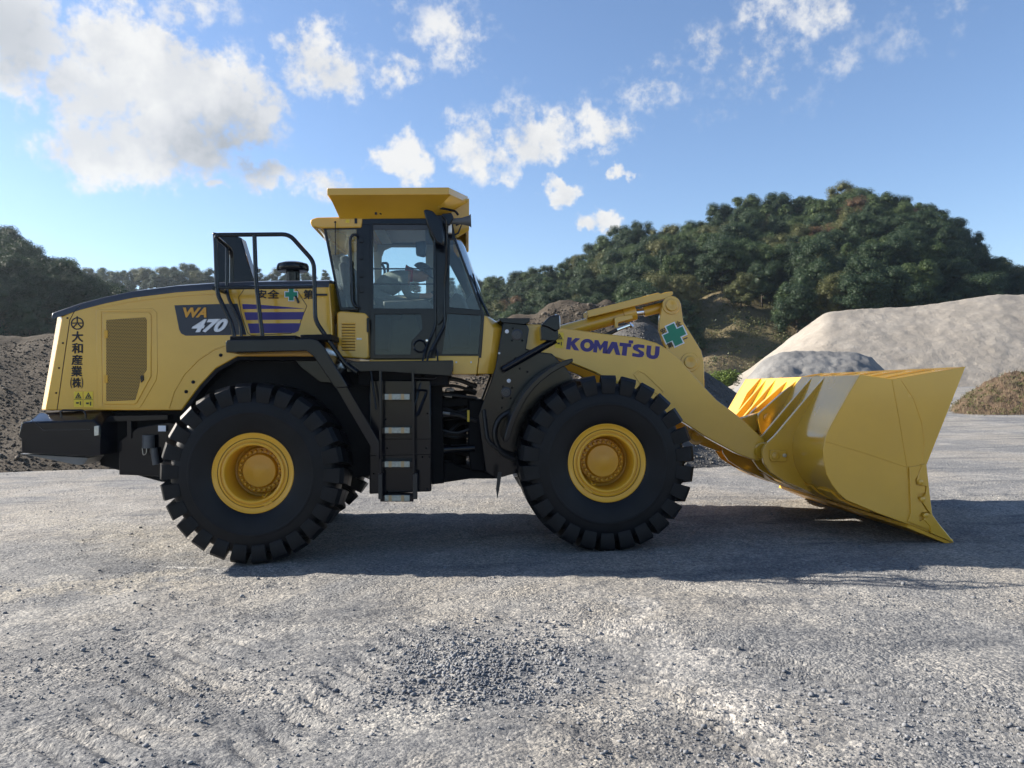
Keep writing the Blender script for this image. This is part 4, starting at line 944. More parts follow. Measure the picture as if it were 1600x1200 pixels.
# operator seat, console, steering wheel, monitor
b = MB(); b.px([(528, 412), (534, 408), (548, 412), (556, 440), (566, 470), (566, 484), (545, 484), (536, 455)], -.26, .24); seat = b.build('operator_seat', SEATM, CAB, .04, seg=3)
b = MB(); b.px([(545, 478), (616, 474), (624, 480), (622, 494), (548, 498)], -.27, .25); b.build('seat_cushion', SEATM, seat, .03, seg=3)
b = MB(); b.px([(560, 496), (610, 494), (606, 548), (566, 548)], -.2, .2); b.build('seat_base', GREYP, seat, .02)
b = MB(); b.px([(530, 400), (541, 398), (550, 406), (546, 416), (534, 416)], -.14, .12); b.build('headrest', SEATM, seat, .03)
b = MB(); b.px([(598, 470), (668, 468), (676, 476), (674, 484), (600, 484)], -.52, -.36); b.build('armrest_console', GREYP, CAB, .02)
sc_ = MB(); a0, a1 = P(700, 545, 0), P(678, 468, 0); sc_.tube([a0, a1], .045, 12); col_ = sc_.build('steering_column', GREYP, CAB)
d_ = (a1-a0).normalized(); u1 = Vector((0, 1, 0)); u2 = d_.cross(u1)
sw = MB(); sw.tube([a1+(u1*math.cos(t)+u2*math.sin(t))*.19 for t in [2*math.pi*k/28 for k in range(29)]], .014, 8, False); sw.tube([a1-u1*.19, a1, a1+u1*.19], .012, 6); sw.build('steering_wheel', GREYP, col_)
b = MB(); b.px([(649, 378), (663, 376), (666, 380), (666, 398), (662, 401), (650, 398)], -.38, -.30); b.build('interior_mirror', BLK, CAB, .01)
b = MB(); b.px([(672, 455), (684, 452), (690, 470), (676, 474)], .18, .42); b.build('monitor', BLK, CAB, .01)
b = MB(); b.px([(697, 474), (712, 456), (724, 462), (735, 488), (735, 545), (700, 545)], .05, .5); b.build('front_console', GREYP, CAB, .03)
b = MB(); b.px([(721, 486), (728, 466), (738, 456), (748, 470), (752, 488)], .2, .72); b.build('dashboard_cowl', GREYP, CAB, .02)
b = MB(); b.tube(fillet(pp([(601, 470), (601, 420), (596, 411), (606, 411), (606, 470)], .60), .03), .016, 8); b.build('inner_grab_bar', BLK, CAB)
# mirrors, lamps, horn, wipers, grab bars on the cab
b = MB(); b.px([(661.5, 328), (666, 326.5), (676, 329), (690, 345), (694, 374), (692.5, 384), (681, 378), (668, 353)], -1.06, -.98); mir = b.build('side_mirror', BLK, CAB, .02, seg=3)
b = MB(); b.tube(fillet(pp([(690, 336, -1.0), (697, 342, -1.0), (697.5, 418, -.92), (693.5, 444, -.90), (694.5, 508, -.90), (672, 548, -1.02), (646, 638, -1.20)]), .06), .0115, 8); b.build('mirror_bar', BLK, mir)
b = MB(); b.tube(fillet(pp([(679.5, 372, -.84), (680.5, 508, -.84), (664, 548, -.90), (655, 590, -1.05)]), .06), .011, 8); b.build('grab_bar', BLK, CAB)
b = MB(); b.tube(fillet(pp([(672, 549, -1.1), (683, 545, -1.1), (685, 586, -1.15), (679, 592, -1.18), (648, 591, -1.2)]), .05), .010, 8); b.build('grab_bar', BLK, CAB)
b = MB(); b.tube(fillet(pp([(560, 368), (551, 366), (547, 374), (550, 470), (554, 478), (561, 480)], KY-.07), .035), .015, 10); b.build('door_grab_handle', BLK, CAB)
b = MB(); b.px([(682, 482), (689, 478), (693, 485), (692, 500), (684, 508)], -.86, -.82); b.build('bar_bracket', BLK, CAB, .004)
for y in (374, 400, 428, 452):
    b = MB(); b.px(rect(561, y-5, 567, y+5), KY-.025, KY); b.build('hinge', BLK, CAB, .004)
b = MB(); c0, c1 = P(704, 346, -.93), P(736, 345, -.93); b.tube([c0, c0.lerp(c1, .55), c0.lerp(c1, .9), c1], [.03, .035, .055, .072], 16); b.build('horn', GREYP, CAB)
b = MB(); b.px([(690, 334), (705, 332), (709, 340), (703, 352), (692, 350)], -.98, -.86); b.build('work_lamp', BLK, CAB, .01)
b = MB(); b.px(rect(700, 350, 706, 364), -.95, -.88); b.build('indicator_lamp', LAMP, CAB, .008)
b = MB(); b.tube(fillet(pp([(711, 376, -.62), (739, 430, -.50), (757, 492, -.48)]), .05), .010, 6); b.tube(pp([(739, 428, -.60), (745, 455, -.62), (764, 494, -.66)]), [.008, .016, .010], 6); b.build('wiper', BLK, CAB)
b = MB(); b.tube(pp([(712, 374, -.70), (748, 470, -.62), (758, 492, -.60)]), .009, 6); b.build('wiper_arm', BLK, CAB)
b = MB(); b.tube(pp([(523.8, 347), (524.5, 399)], -.86), .005, 6); b.lathe([(0, .012), (.012, 0), (0, -.012)], P(523.8, 347, -.86), 'Y', 10); b.build('antenna', BLK, CAB)
b = MB(); b.tube(fillet(pp([(497, 356), (506, 366), (508, 372)], -.7), .02), .009, 6); b.tube(pp([(508, 371, -.7), (513, 376, -.7)]), .025, 8); b.build('rear_work_lamp', LAMP, CAB)
b = MB(); b.tube(pp([(712, 352, -.80), (722, 349, -.8), (716, 364, -.8), (708, 368, -.8)]), .010, 6); b.build('horn_bracket', BLK, CAB)

# ---- platform, ladder and panels below the cab
b = MB(); b.px([(541, 565), (708, 563), (708, 578), (704, 588), (586, 580), (541, 582)], -1.28, -.60); pf = b.build('cab_platform', BLK, LD, .008)
b = MB(); b.px([(577, 594), (673, 594), (674, 768), (577, 772)], -1.13, -.55); tank = b.build('tank_panel', BLK, LD, .012)
line_on(tank, 'panel_seam', [(578, 686), (673, 686)], -1.132, .003, BLKM); line_on(tank, 'panel_seam', [(578, 712), (673, 710)], -1.132, .003, BLKM)
for (x, y) in ((666, 612), (668, 646), (666, 700), (671, 714), (668, 764), (605, 700), (584, 740), (605, 768), (603, 655), (660, 714)):
    b = MB(); b.lathe([(.010, 0), (.010, -.007), (0, -.008)], P(x, y, -1.13), 'Y', 10); b.build('bolt', BLKM, tank)
LY = -1.33
b = MB(); b.px([(592, 578), (596, 578), (596, 742), (592, 742)], LY, LY+.06); lad = b.build('ladder', BLK, LD, .004)
b = MB(); b.px([(643, 578), (647, 578), (648, 742), (644, 742)], LY, LY+.06); b.build('ladder_rail', BLK, lad, .004)
b = MB(); b.px(rect(591, 740, 597, 780), LY, LY+.05); b.px(rect(645, 740, 652, 780), LY, LY+.05); b.build('ladder_flex_strap', HOSE, lad, .004)
for y in (620, 672.5, 725.5, 778.5):
    b = MB(); b.px([(594, y-5), (646, y-5), (646, y+5.5), (594, y+5.5)], LY+.03, LY+.24); st = b.build('ladder_step', BLK, lad, .006)
    b = MB(); b.px(rect(601, y-4.5, 640, y+4.5), LY+.012, LY+.05); b.build('step_grip', GRIP, st, .004)
    for x in (609.5, 629): b = MB(); b.px(rect(x-2.4, y-4.6, x+2.4, y+4.6), LY+.008, LY+.02); b.build('step_tape', mat('tan_tape', (.38, .27, .14), .6), st)
b = MB(); b.tube(pp([(578, 568, -1.25), (588, 640, -1.3)]), .010, 6); b.build('grab_bar', BLK, lad)
b = MB(); b.tube(fillet(pp([(650, 610, -1.3), (666, 610, -1.2), (665, 616, -1.2), (651, 650, -1.28)]), .02), .011, 6); b.build('grab_bar', BLK, lad)

b = MB(); b.px(rect(560, 577, 700, 602), -1.08, -.45); b.build('dark_gap_fill', BLKM, pf, .006)  # added dark box closing the see-through gap under the platform, keeping it dark
# ---- articulation joint, hoses, steering cylinder
AR = MB(); AR.px([(674, 622), (735, 622), (735, 634), (674, 638)], -.42, .42); art = AR.build('articulation_joint', BLKM, LD, .01)
b = MB(); b.px([(674, 724), (706, 722), (715, 728), (776, 742), (776, 748), (735, 748), (674, 757)], -.42, .42); b.build('lower_hinge_plate', BLKM, art, .01)
for z in (635, 716): 
    b = MB(); c = P(708, z, 0); b.lathe([(0, .06), (.12, .06), (.12, -.06), (0, -.06)], c, 'Z', 24); b.build('hinge_pin', DGREY, art)
b = MB(); b.tube(pp([(676, 704, -.5), (705, 702, -.5)]), .055, 14); b.tube(pp([(705, 702, -.5), (742, 700, -.5)]), .04, 12); b.build('steering_cylinder', BLK, art)
b = MB(); b.tube(pp([(664, 660, 0), (745, 668, 0)]), .07, 14); b.build('drive_shaft', BLKM, art)
hs = random.Random(4)
for k in range(11):
    y0, y1 = 598+k*9.5, 604+k*9.0; Yh = -.50+hs.uniform(-.05, .30)
    b = MB(); mid = hs.uniform(-12, 14)
    b.tube(fillet(pp([(672, y0, Yh), (690, y0+mid*.6, Yh-.04), (712, (y0+y1)/2+mid, Yh-.02), (745, y1, Yh)]), .25, 6), .017 if k % 3 else .024, 8); b.build('hydraulic_hose', HOSE, art)
b = MB(); c = P(709, 740, 0); c2 = P(709, 612, 0); b.tube([c, c2], .15, 18); b.build('hinge_post', BLKM, art)
b = MB(); b.px([(676, 600), (690, 600), (694, 755), (676, 757)], -.62, -.30); b.build('hose_bracket', BLKM, art, .006)
for k in range(9):
    y0 = 606+k*13; Yh = -.30+hs.uniform(-.1, .5)
    b = MB(); b.tube(fillet(pp([(674, y0, Yh), (697, y0+hs.uniform(-16, 16), Yh-.1), (720, y0+hs.uniform(-14, 14), Yh), (744, y0+hs.uniform(-8, 8), Yh)]), .25, 6), hs.choice((.014, .02, .026)), 8); b.build('hydraulic_hose', HOSE, art)
for k, (x, y) in enumerate(((704, 608), (701, 618), (698, 645), (684, 658), (686, 668), (683, 650))):
    b = MB(); b.tube(pp([(x-6, y, -.55), (x+5, y+1.5, -.55)]), .017, 8); b.build('hose_fitting', STEEL, art)
film('sticker', rect(730, 641, 733.5, 659), -.56, STK, art)

# ---- front frame tower
TY = -.78
b = MB(); b.px([(786, 503), (823, 507), (827, 514), (822, 545), (840, 550), (862, 552), (885, 575), (895, 590), (900, 700), (860, 735), (804, 740), (776, 748), (759, 738), (752, 690), (747, 650), (753, 632), (766, 598), (774, 575)], TY, -.46); tow = b.build('front_frame', BLK, LD, .01)
b = MB(); b.plate([[(p[0], p[1]) for p in [(P(x, y, TY).x, P(x, y, TY).z) for x, y in [(786, 503), (823, 507), (827, 514), (822, 545), (862, 552), (895, 590), (900, 700), (860, 735), (804, 740), (759, 738), (752, 690), (753, 632), (774, 575)]]]], .46, -TY); b.build('far_frame_plate', BLK, tow, .01)
b = MB(); b.px([(731, 624), (754, 624), (760, 640), (759, 738), (735, 736), (731, 700)], -.5, .5); b.build('frame_neck', BLKM, tow, .02)
b = MB(); b.px([(800, 600), (890, 610), (895, 700), (860, 730), (770, 735)], -.46, .46); b.build('frame_core', BLKM, tow, .02)
b = MB(); b.px([(779, 497), (828, 497), (828, 503), (820, 507), (784, 504)], TY-.04, -TY+.04); b.build('tower_cap', BLK, tow, .006)
for (x, y, r, m_) in ((792, 518, .022, WHT), (780, 552, .012, WHT), (795, 595, .022, WHT)):
    b = MB(); b.lathe([(r, 0), (r, -.012), (r*.6, -.016), (0, -.016)], P(x, y, TY), 'Y', 16); b.build('reflector_cap', m_, tow)
for (x, y, r) in ((808, 523, .060), (791, 613, .055)):
    b = MB(); b.lathe([(r, .0), (r, -.012), (r*.72, -.016), (r*.70, -.008), (r*.25, -.008), (r*.2, -.014), (0, -.014)], P(x, y, TY), 'Y', 24); b.build('pivot_pin', DGREY, tow)
for (x, y) in ((800, 532), (801, 513), (816, 532), (786, 604), (800, 606), (785, 622), (798, 622), (812, 576), (824, 581), (805, 560), (784, 637), (790, 648)):
    b = MB(); b.lathe([(.011, 0), (.011, -.008), (0, -.010)], P(x, y, TY), 'Y', 10); b.build('bolt', BLKM, tow)
b = MB(); b.tube(pp([(786, 577, -1.02), (868, 531, -1.06)]), .037, 14); b.build('lamp_arm', BLK, tow)
b = MB(); b.px([(845, 511), (858, 505), (872, 515), (873, 528), (868, 533), (846, 531)], -1.14, -.98); b.build('lamp_bracket', BLK, tow, .006)
b = MB(); b.px([(846, 508), (859, 494), (874, 491), (875, 514), (868, 518), (858, 512)], -1.18, -.96); hl = b.build('headlamp', BLK, tow, .012)
c = P(867, 504, -1.07); b = MB(); b.lathe([(.0, .055), (.07, .05), (.085, .02), (.09, .0)], c, 'X', 20); b.build('headlamp_lens', LAMP, hl)
b = MB(); b.tube(fillet(pp([(756, 640, -.8), (762, 690, -.85), (784, 705, -.85), (806, 712, -.8)]), .2, 6), .022, 8); b.build('brake_hose', HOSE, tow)
b = MB(); pts = pp([(805, 640), (780, 652), (771, 678), (782, 708), (806, 718)], -.84); b.tube(fillet(pts, .25, 6), .028, 8); b.build('brake_hose', HOSE, tow)
b = MB(); b.px([(778, 738), (784, 738), (780, 766), (777, 780), (775, 764)], -1.2, -1.19); b.build('mud_flap_strip', HOSE, tow)
# front fender, a curved strip standing over the tyre
arc = [(894, 560), (885, 562), (872, 567), (856, 576.5), (841, 588), (828, 601), (816, 616), (807, 632), (799, 648), (793, 664), (788.5, 680), (787, 690)]
no = [P(x, y, -1.42) for x, y in arc]; ni = []
for i, p in enumerate(no):
    t = (no[min(i+1, len(no)-1)]-no[max(i-1, 0)]).normalized(); ni.append(p+Vector((-t.z, 0, t.x))*(.055 if 0 < i < len(no)-1 else .03))
b = MB(); b.loft([[(p.x, Y, p.z) for p in no]+[(p.x, Y, p.z) for p in reversed(ni)] for Y in (-1.46, -1.43, -.86)]); b.build('front_fender', BLK, LD, .008)

# ---- boom, bell crank, cylinders
BY = -.70
boom_px = [(812, 506), (845, 507), (876, 512), (940, 521), (996, 527), (1026, 535.6), (1044, 546), (1061, 559.5), (1080, 582), (1098, 602), (1120, 625), (1147, 645), (1170, 664), (1193, 686), (1199, 700), (1196, 713), (1185, 721), (1152, 709), (1102, 682), (1072, 662), (1040, 645), (1000, 622), (960, 598), (930, 582), (895, 568), (850, 552), (815, 545)]
b = MB(); b.px(boom_px, BY, BY+.14); boom = b.build('boom', YEL, LD, .010, seg=2)
bx = [(P(x, y, BY).x, P(x, y, BY).z) for x, y in boom_px]
b = MB(); b.plate([bx], .56, .70); b.build('far_boom_arm', YEL, boom, .010)
c = P(1082, 640, -.3); b = MB(); b.tube([(c.x, -.57, c.z), (c.x, .57, c.z)], .13, 24); b.build('boom_cross_tube', YEL, boom)
c = P(1192, 705, BY); b = MB(); b.lathe([(.0, -.02), (.085, -.02), (.10, 0), (.10, .18), (0, .18)], c, 'Y', 24); b.build('boom_tip_boss', YEL, boom)
b = MB(); b.px([(990, 585), (998, 578), (1008, 580), (1040, 612), (1034, 620), (1000, 600)], BY-.008, BY+.01, [[(993, 587), (1000, 598), (1033, 616), (1036, 612), (1007, 584), (999, 581)]]); b.build('pad_edge', YEL, boom, .003)
kq = [(887, 526.8), (1030.5, 541.5), (1028.5, 561.5), (884.5, 545.5)]
def kom():
    # heavy block letters drawn on a unit strip
    Ls = []
    def sub(q, u, v):
        tl, trr, br, bl = [np.array(z, float) for z in q]; a = tl*(1-u)+trr*u; c_ = bl*(1-u)+br*u; return tuple(c_*(1-v)+a*v)
    def rows(pts, x0, w): return [sub(kq, x0+w*x, y) for x, y in pts]
    adv = .1428; w = .139
    def ring(cx, cy, rx, ry, n=26): return [(cx+rx*math.cos(2*math.pi*k/n), cy+ry*math.sin(2*math.pi*k/n)) for k in range(n)]
    sh = {'K': ([[(0, 0), (.33, 0), (.33, .38), (.62, 0), (1.04, 0), (.60, .54), (1.0, 1), (.60, 1), (.33, .66), (.33, 1), (0, 1)]], []),
          'O': ([ring(.5, .5, .54, .53)], [ring(.5, .5, .23, .25)]),
          'M': ([[(-.02, 0), (.28, 0), (.28, .52), (.50, .16), (.72, .52), (.72, 0), (1.04, 0), (1.04, 1), (.74, 1), (.51, .60), (.28, 1), (-.02, 1)]], []),
          'A': ([[(-.10, 0), (.26, 0), (.50, .52), (.74, 0), (1.08, 0), (.70, 1), (.30, 1)]], []),
          'T': ([[(.30, 0), (.66, 0), (.66, .72), (.94, .72), (.94, 1.0), (.04, 1.0), (.04, .72), (.30, .72)]], []),
          'S': ([[(.05, .02), (.60, -.01), (.86, .06), (.97, .26), (.90, .46), (.55, .60), (.42, .68), (.50, .76), (.92, .74), (.92, 1.0), (.40, 1.02), (.10, .92), (.02, .72), (.12, .54), (.50, .40), (.60, .32), (.50, .25), (.05, .28)]], []),
          'U': ([[(0, 1), (.34, 1), (.34, .36), (.40, .27), (.54, .25), (.64, .30), (.67, .40), (.67, 1), (1.0, 1), (1.0, .36), (.90, .12), (.70, .0), (.50, -.02), (.28, .0), (.09, .12), (0, .36)]], [])}
    off = {'K': .0, 'O': .008, 'M': .010, 'A': .010, 'T': -.008, 'S': -.004, 'U': .008}
    for i, ch_ in enumerate('KOMATSU'):
        o_, h_ = sh[ch_]; x0 = i*adv+off[ch_]
        film('lettering', rows(o_[0], x0, w), BY-.004, PURP, boom, holes=[rows(x, x0, w) for x in h_])
    film('lettering', rows([(.72, 1.02), (1.06, 1.02), (1.06, 1.26), (.72, 1.26)], 4*adv-.008, w), BY-.004, PURP, boom)
kom()
warn(867.5, 519.5, 880.5, 544, BY-.004, boom)
# bell crank on the centre line
for ys in ((-.16, -.09), (.09, .16)):
    b = MB(); b.px([(1036, 474), (1041, 466), (1049, 462.5), (1058, 465), (1064, 474), (1068, 503), (1082, 525), (1096, 548), (1100, 565), (1101, 606), (1100, 640), (1098, 680), (1090, 692), (1079, 686), (1074, 650), (1066, 600), (1048, 560), (1036, 534), (1030, 516), (1031, 495)], ys[0], ys[1])
    bc = b.build('bell_crank', YEL, LD, .008)
    if ys[0] < 0: bell = bc
    else: attach(bc, bell); bc.name = 'bell_crank_plate'
for (x, y, r, t) in ((1049, 477, .072, .02), (1078, 566, .075, .015), (1088, 681, .07, .015)):
    c = P(x, y, -.16); b = MB(); b.lathe([(r*1.5, .02), (r*1.5, -.008), (r*1.42, -.014), (r, -.014), (r, -t-.014), (r*.9, -t-.02), (.012, -t-.02), (0, -t-.016)], c, 'Y', 28); b.build('pin_boss', YEL, bell)
    b = MB(); b.tube([(c.x, -.15, c.z), (c.x, .15, c.z)], .05, 14); b.build('pin', STEEL, bell)
K_ = lambda l: [P(x, y, -.163) for x, y in l]
cc = (1054, 523); ang = math.radians(-25)
film('cross_border', cross_px(cc, 18.6, ang, .46), -.163, WHT, bell); film('safety_cross', cross_px(cc, 16.8, ang, .40), -.166, GRN, bell)
def rq(cx, cy, a, h_):
    return [(cx+(x*math.cos(a)-y*math.sin(a))*h_, cy+(x*math.sin(a)+y*math.cos(a))*h_) for x, y in ((-1, -1), (1, -1), (1, 1), (-1, 1))]
textmesh('安', rq(1036.5, 517, ang, 4.2), -.164, INK, bell, 'lettering', .03); textmesh('全', rq(1060, 506, ang, 4.2), -.164, INK, bell, 'lettering', .03); textmesh('第', rq(1047, 539, ang, 4.2), -.164, INK, bell, 'lettering', .03)
film('lettering', [(1067, 529.5), (1074, 526.6), (1074.6, 528.2), (1067.6, 531.1)], -.164, INK, bell)
# tilt cylinder with its guard
a, b_ = P(838, 530, 0), P(983, 490, 0); cy = MB(); cy.tube([a, b_], .082, 20); til = cy.build('tilt_cylinder', YEL, LD)
d = (b_-a).normalized(); g0 = b_-d*.06
b = MB(); b.tube([g0-d*.02, g0+d*.13], .098, 20); b.build('cylinder_gland', YEL, til)
r1 = P(1008, 487, 0); b = MB(); b.tube([b_, r1], .042, 16); b.build('cylinder_rod', CHR, til)
r2 = P(1049, 477, 0); b = MB(); b.tube([r1-d*.02, r2], .060, 16); b.build('rod_end', YEL, til)
b = MB(); b.px([(917.5, 485.5), (1029, 457), (1033, 459), (1040, 456.5), (1051, 455), (1052, 459), (1046, 465), (919, 496.5)], -.16, .16); b.build('cylinder_guard', YEL, til, .006)
b = MB(); b.tube(fillet(pp([(935, 527, -.2), (950, 522, -.2), (964, 515.5, -.2)]), .05), .022, 10); b.build('hydraulic_hose', HOSE, til)
b = MB(); b.tube(pp([(964, 515.5, -.2), (973, 512, -.2), (984, 508, -.2)]), .022, 10); b.tube(pp([(983, 505, -.2), (988, 511, -.2)]), .024, 8); b.build('hose_fitting', CHR, til)
b = MB(); b.px([(960, 497), (968, 494), (988, 492), (989, 498), (966, 504), (966, 512), (961, 512)], -.13, -.08); b.build('port_block', YEL, til, .005)
# lift cylinders, mostly hidden inside the tyres
for Y in (-.40, .40):
    a, b_ = P(820, 640, Y), P(985, 600, Y); b = MB(); b.tube([a, b_], .07, 16); lc = b.build('lift_cylinder', YEL, LD)
    q = MB(); q.tube([b_, P(1045, 588, Y)], .04, 14); q.build('cylinder_rod', CHR, lc)
# bucket link
b = MB(); b.px([(1078, 672), (1090, 668), (1140, 660), (1195, 642), (1206, 650), (1203, 664), (1140, 690), (1096, 694), (1082, 690)], -.07, .07); b.build('bucket_link', YEL, LD, .01)

# ---- bucket
UY = -1.56
prof = [(1491, 848), (1452, 832), (1418, 817.5), (1370, 800), (1340, 789), (1321, 780), (1309, 769), (1299, 756), (1291, 740), (1286.5, 720), (1286, 702), (1289, 684), (1297, 666), (1308, 646), (1325, 616), (1343, 585.5), (1393, 592.5), (1507, 573)]
bo = [P(x, y, UY) for x, y in prof]
def offs(pts, d):
    out = []
    for i, p in enumerate(pts):
        t = (pts[min(i+1, len(pts)-1)]-pts[max(i-1, 0)]).normalized(); out.append(p+Vector((t.z, 0, -t.x))*d)
    return out
bi = offs(bo, .03)
if (bi[9]-P(1400, 700, UY)).length > (bo[9]-P(1400, 700, UY)).length: bi = offs(bo, -.03)
b = MB(); b.loft([[(p.x, Y, p.z) for p in bo]+[(p.x, Y, p.z) for p in reversed(bi)] for Y in (UY+.03, -UY-.03)]); bucket = b.build('bucket', YEL, LD, .004, 30)
side = [(1490, 847), (1456, 805), (1447, 726), (1508, 572.5), (1393, 592), (1343, 585), (1325, 615), (1308, 645), (1297, 665), (1288.5, 684), (1285.5, 702), (1286, 720), (1290.5, 741), (1299, 757), (1309, 770), (1321, 781), (1370, 801.5), (1418, 819)]
sd = [(P(x, y, UY).x, P(x, y, UY).z) for x, y in side]
b = MB(); b.plate([sd], UY-.012, UY+.028); swn = b.build('side_plate', YEL, bucket, .006)
b = MB(); b.plate([sd], -UY-.028, -UY+.012); b.build('side_plate', YEL, bucket, .006)
line_on(swn, 'weld_seam', [(1394, 593), (1407, 665), (1417, 727), (1419, 750)], UY-.013, .005, YEL)
line_on(swn, 'weld_seam', [(1290, 690), (1345, 706), (1417, 730), (1446, 726)], UY-.012, .004, YEL)
line_on(swn, 'weld_seam', [(1408, 594), (1427, 622), (1440, 660), (1444, 690), (1441, 720)], UY-.012, .003, YELD)
b = MB(); b.px([(1421, 730), (1424, 802), (1419, 815), (1453, 828), (1454, 822), (1443, 812), (1437, 815), (1436, 806), (1440, 800), (1449, 800), (1453, 805), (1446, 795), (1438, 782), (1433, 778), (1435, 772), (1445, 770), (1446, 760), (1432, 758), (1430, 750), (1440, 735), (1441, 727)], UY-.032, UY-.008); b.build('wear_plate', YEL, bucket, .004)
b = MB(); b.px([(1441, 726), (1447, 725), (1457, 804), (1470, 822), (1491, 848), (1455, 833), (1453, 822), (1444, 812), (1449, 801), (1454, 803), (1447, 793), (1440, 782), (1447, 772), (1448, 760), (1434, 757), (1433, 750)], UY-.042, UY-.006); b.build('corner_tooth', YEL, bucket, .004)
for (x, y) in ((1437, 753), (1440, 780), (1445, 805)):
    c = P(x, y, UY-.03); b = MB(); b.lathe([(.026, .01), (.026, -.022), (.018, -.026), (0, -.026)], c, 'Y', 16); b.build('bolt', YEL, bucket)
lip0, lip1 = P(1491, 849, UY), P(1418, 819, UY); 
b = MB(); nrm = Vector((lip1.z-lip0.z, 0, lip0.x-lip1.x)).normalized()*.035
if nrm.z > 0: nrm = -nrm
b.loft([[(p.x, Y, p.z) for p in (lip0, lip1, lip1+nrm, lip0.lerp(lip1, .18)+nrm)] for Y in (UY-.02, -UY+.02)]); b.build('cutting_edge', YELD, bucket, .003)
# wear strips under the heel
for k in range(7):
    Y0 = UY+.12+k*.43; e0 = [bo[i] for i in (3, 4, 5, 6)]; o2 = [p+(p-q).normalized()*.022 for p, q in zip(e0, [bi[i] for i in (3, 4, 5, 6)])]
    b = MB(); b.loft([[(p.x, Y, p.z) for p in e0]+[(p.x, Y, p.z) for p in reversed(o2)] for Y in (Y0, Y0+.30)]); b.build('heel_wear_strip', YELD, bucket, .004)
# hinge ears and link lugs on the back plate
ear = [(1191, 711), (1192, 702), (1197, 694), (1211, 681), (1232, 656), (1254, 630), (1277, 603), (1290, 588.5), (1300, 586), (1318, 592), (1300, 640), (1275, 690), (1278, 740), (1290, 768), (1264, 768), (1228, 753), (1204, 738), (1194, 724)]
def bplate(pts, Yt, Y0, Y1, name, m=YEL):
    q = MB(); q.plate([[(P(x, y, Yt).x, P(x, y, Yt).z) for x, y in pts]], Y0, Y1); return q.build(name, m, bucket, .006)
earN = bplate(ear, -.84, -.84, -.79, 'hinge_ear'); bplate(ear, -.84, -.53, -.48, 'hinge_ear'); bplate(ear, -.84, .48, .53, 'hinge_ear'); bplate(ear, -.84, .79, .84, 'hinge_ear')
b = MB(); b.px([(1204, 703), (1229, 704), (1230, 719), (1226, 722), (1206, 721), (1203, 717)], -.865, -.835); b.build('pin_keeper', YEL, bucket, .006)
c = P(1212, 712, -.865); b = MB(); b.lathe([(.045, .01), (.045, -.012), (.035, -.016), (.034, -.006), (.012, -.006), (0, -.012)], c, 'Y', 22); b.build('hinge_pin', YEL, bucket)
c = P(1225.5, 711.5, -.865); b = MB(); b.lathe([(.020, 0), (.020, -.014), (0, -.016)], c, 'Y', 12); b.build('bolt', STEEL, bucket)
lug = [(1184, 655), (1186, 647), (1192, 641), (1210, 625), (1236, 602), (1251, 590), (1262, 588), (1275, 592), (1262, 640), (1240, 690), (1225, 690), (1205, 688), (1190, 683)]
for Y0 in (-.16, .10): bplate(lug, -.16, Y0, Y0+.06, 'link_lug')
c = P(1199.5, 652.5, -.16); b = MB(); b.lathe([(.05, .0), (.05, -.008), (.046, -.010), (0, -.010)], c, 'Y', 22); b.build('link_pin', YEL, bucket)
for Y in (-1.15, -.28, .30, 1.0):
    ribp = [(bo[i].x, bo[i].z) for i in (11, 12, 13, 14, 15)]; outp = [(bo[15].x-.03, bo[15].z-.01), (bo[14].x-.08, bo[14].z), (bo[12].x-.06, bo[12].z)]
    b = MB(); b.plate([ribp+outp], Y-.012, Y+.012)
    if Y == 1.0: b.build('back_rib', YEL, bucket, .003)
# torsion strip along the top of the back plate and gussets of the spill guard
b = MB(); q = [bo[15], bo[15]+Vector((-.055, 0, -.10)), bo[14]+Vector((-.004, 0, 0.02))]
for k in range(6):
    Y = UY+.28+k*.50; b = MB(); b.plate([[(bo[16].x+.02, bo[16].z+.004), (bo[17].x-.10, bo[17].z-.02), (bo[17].x-.25, bo[17].z-.012), (bo[16].x+.12, bo[16].z+.03)]], Y-.01, Y+.01); b.build('spill_guard_gusset', YEL, bucket, .002)
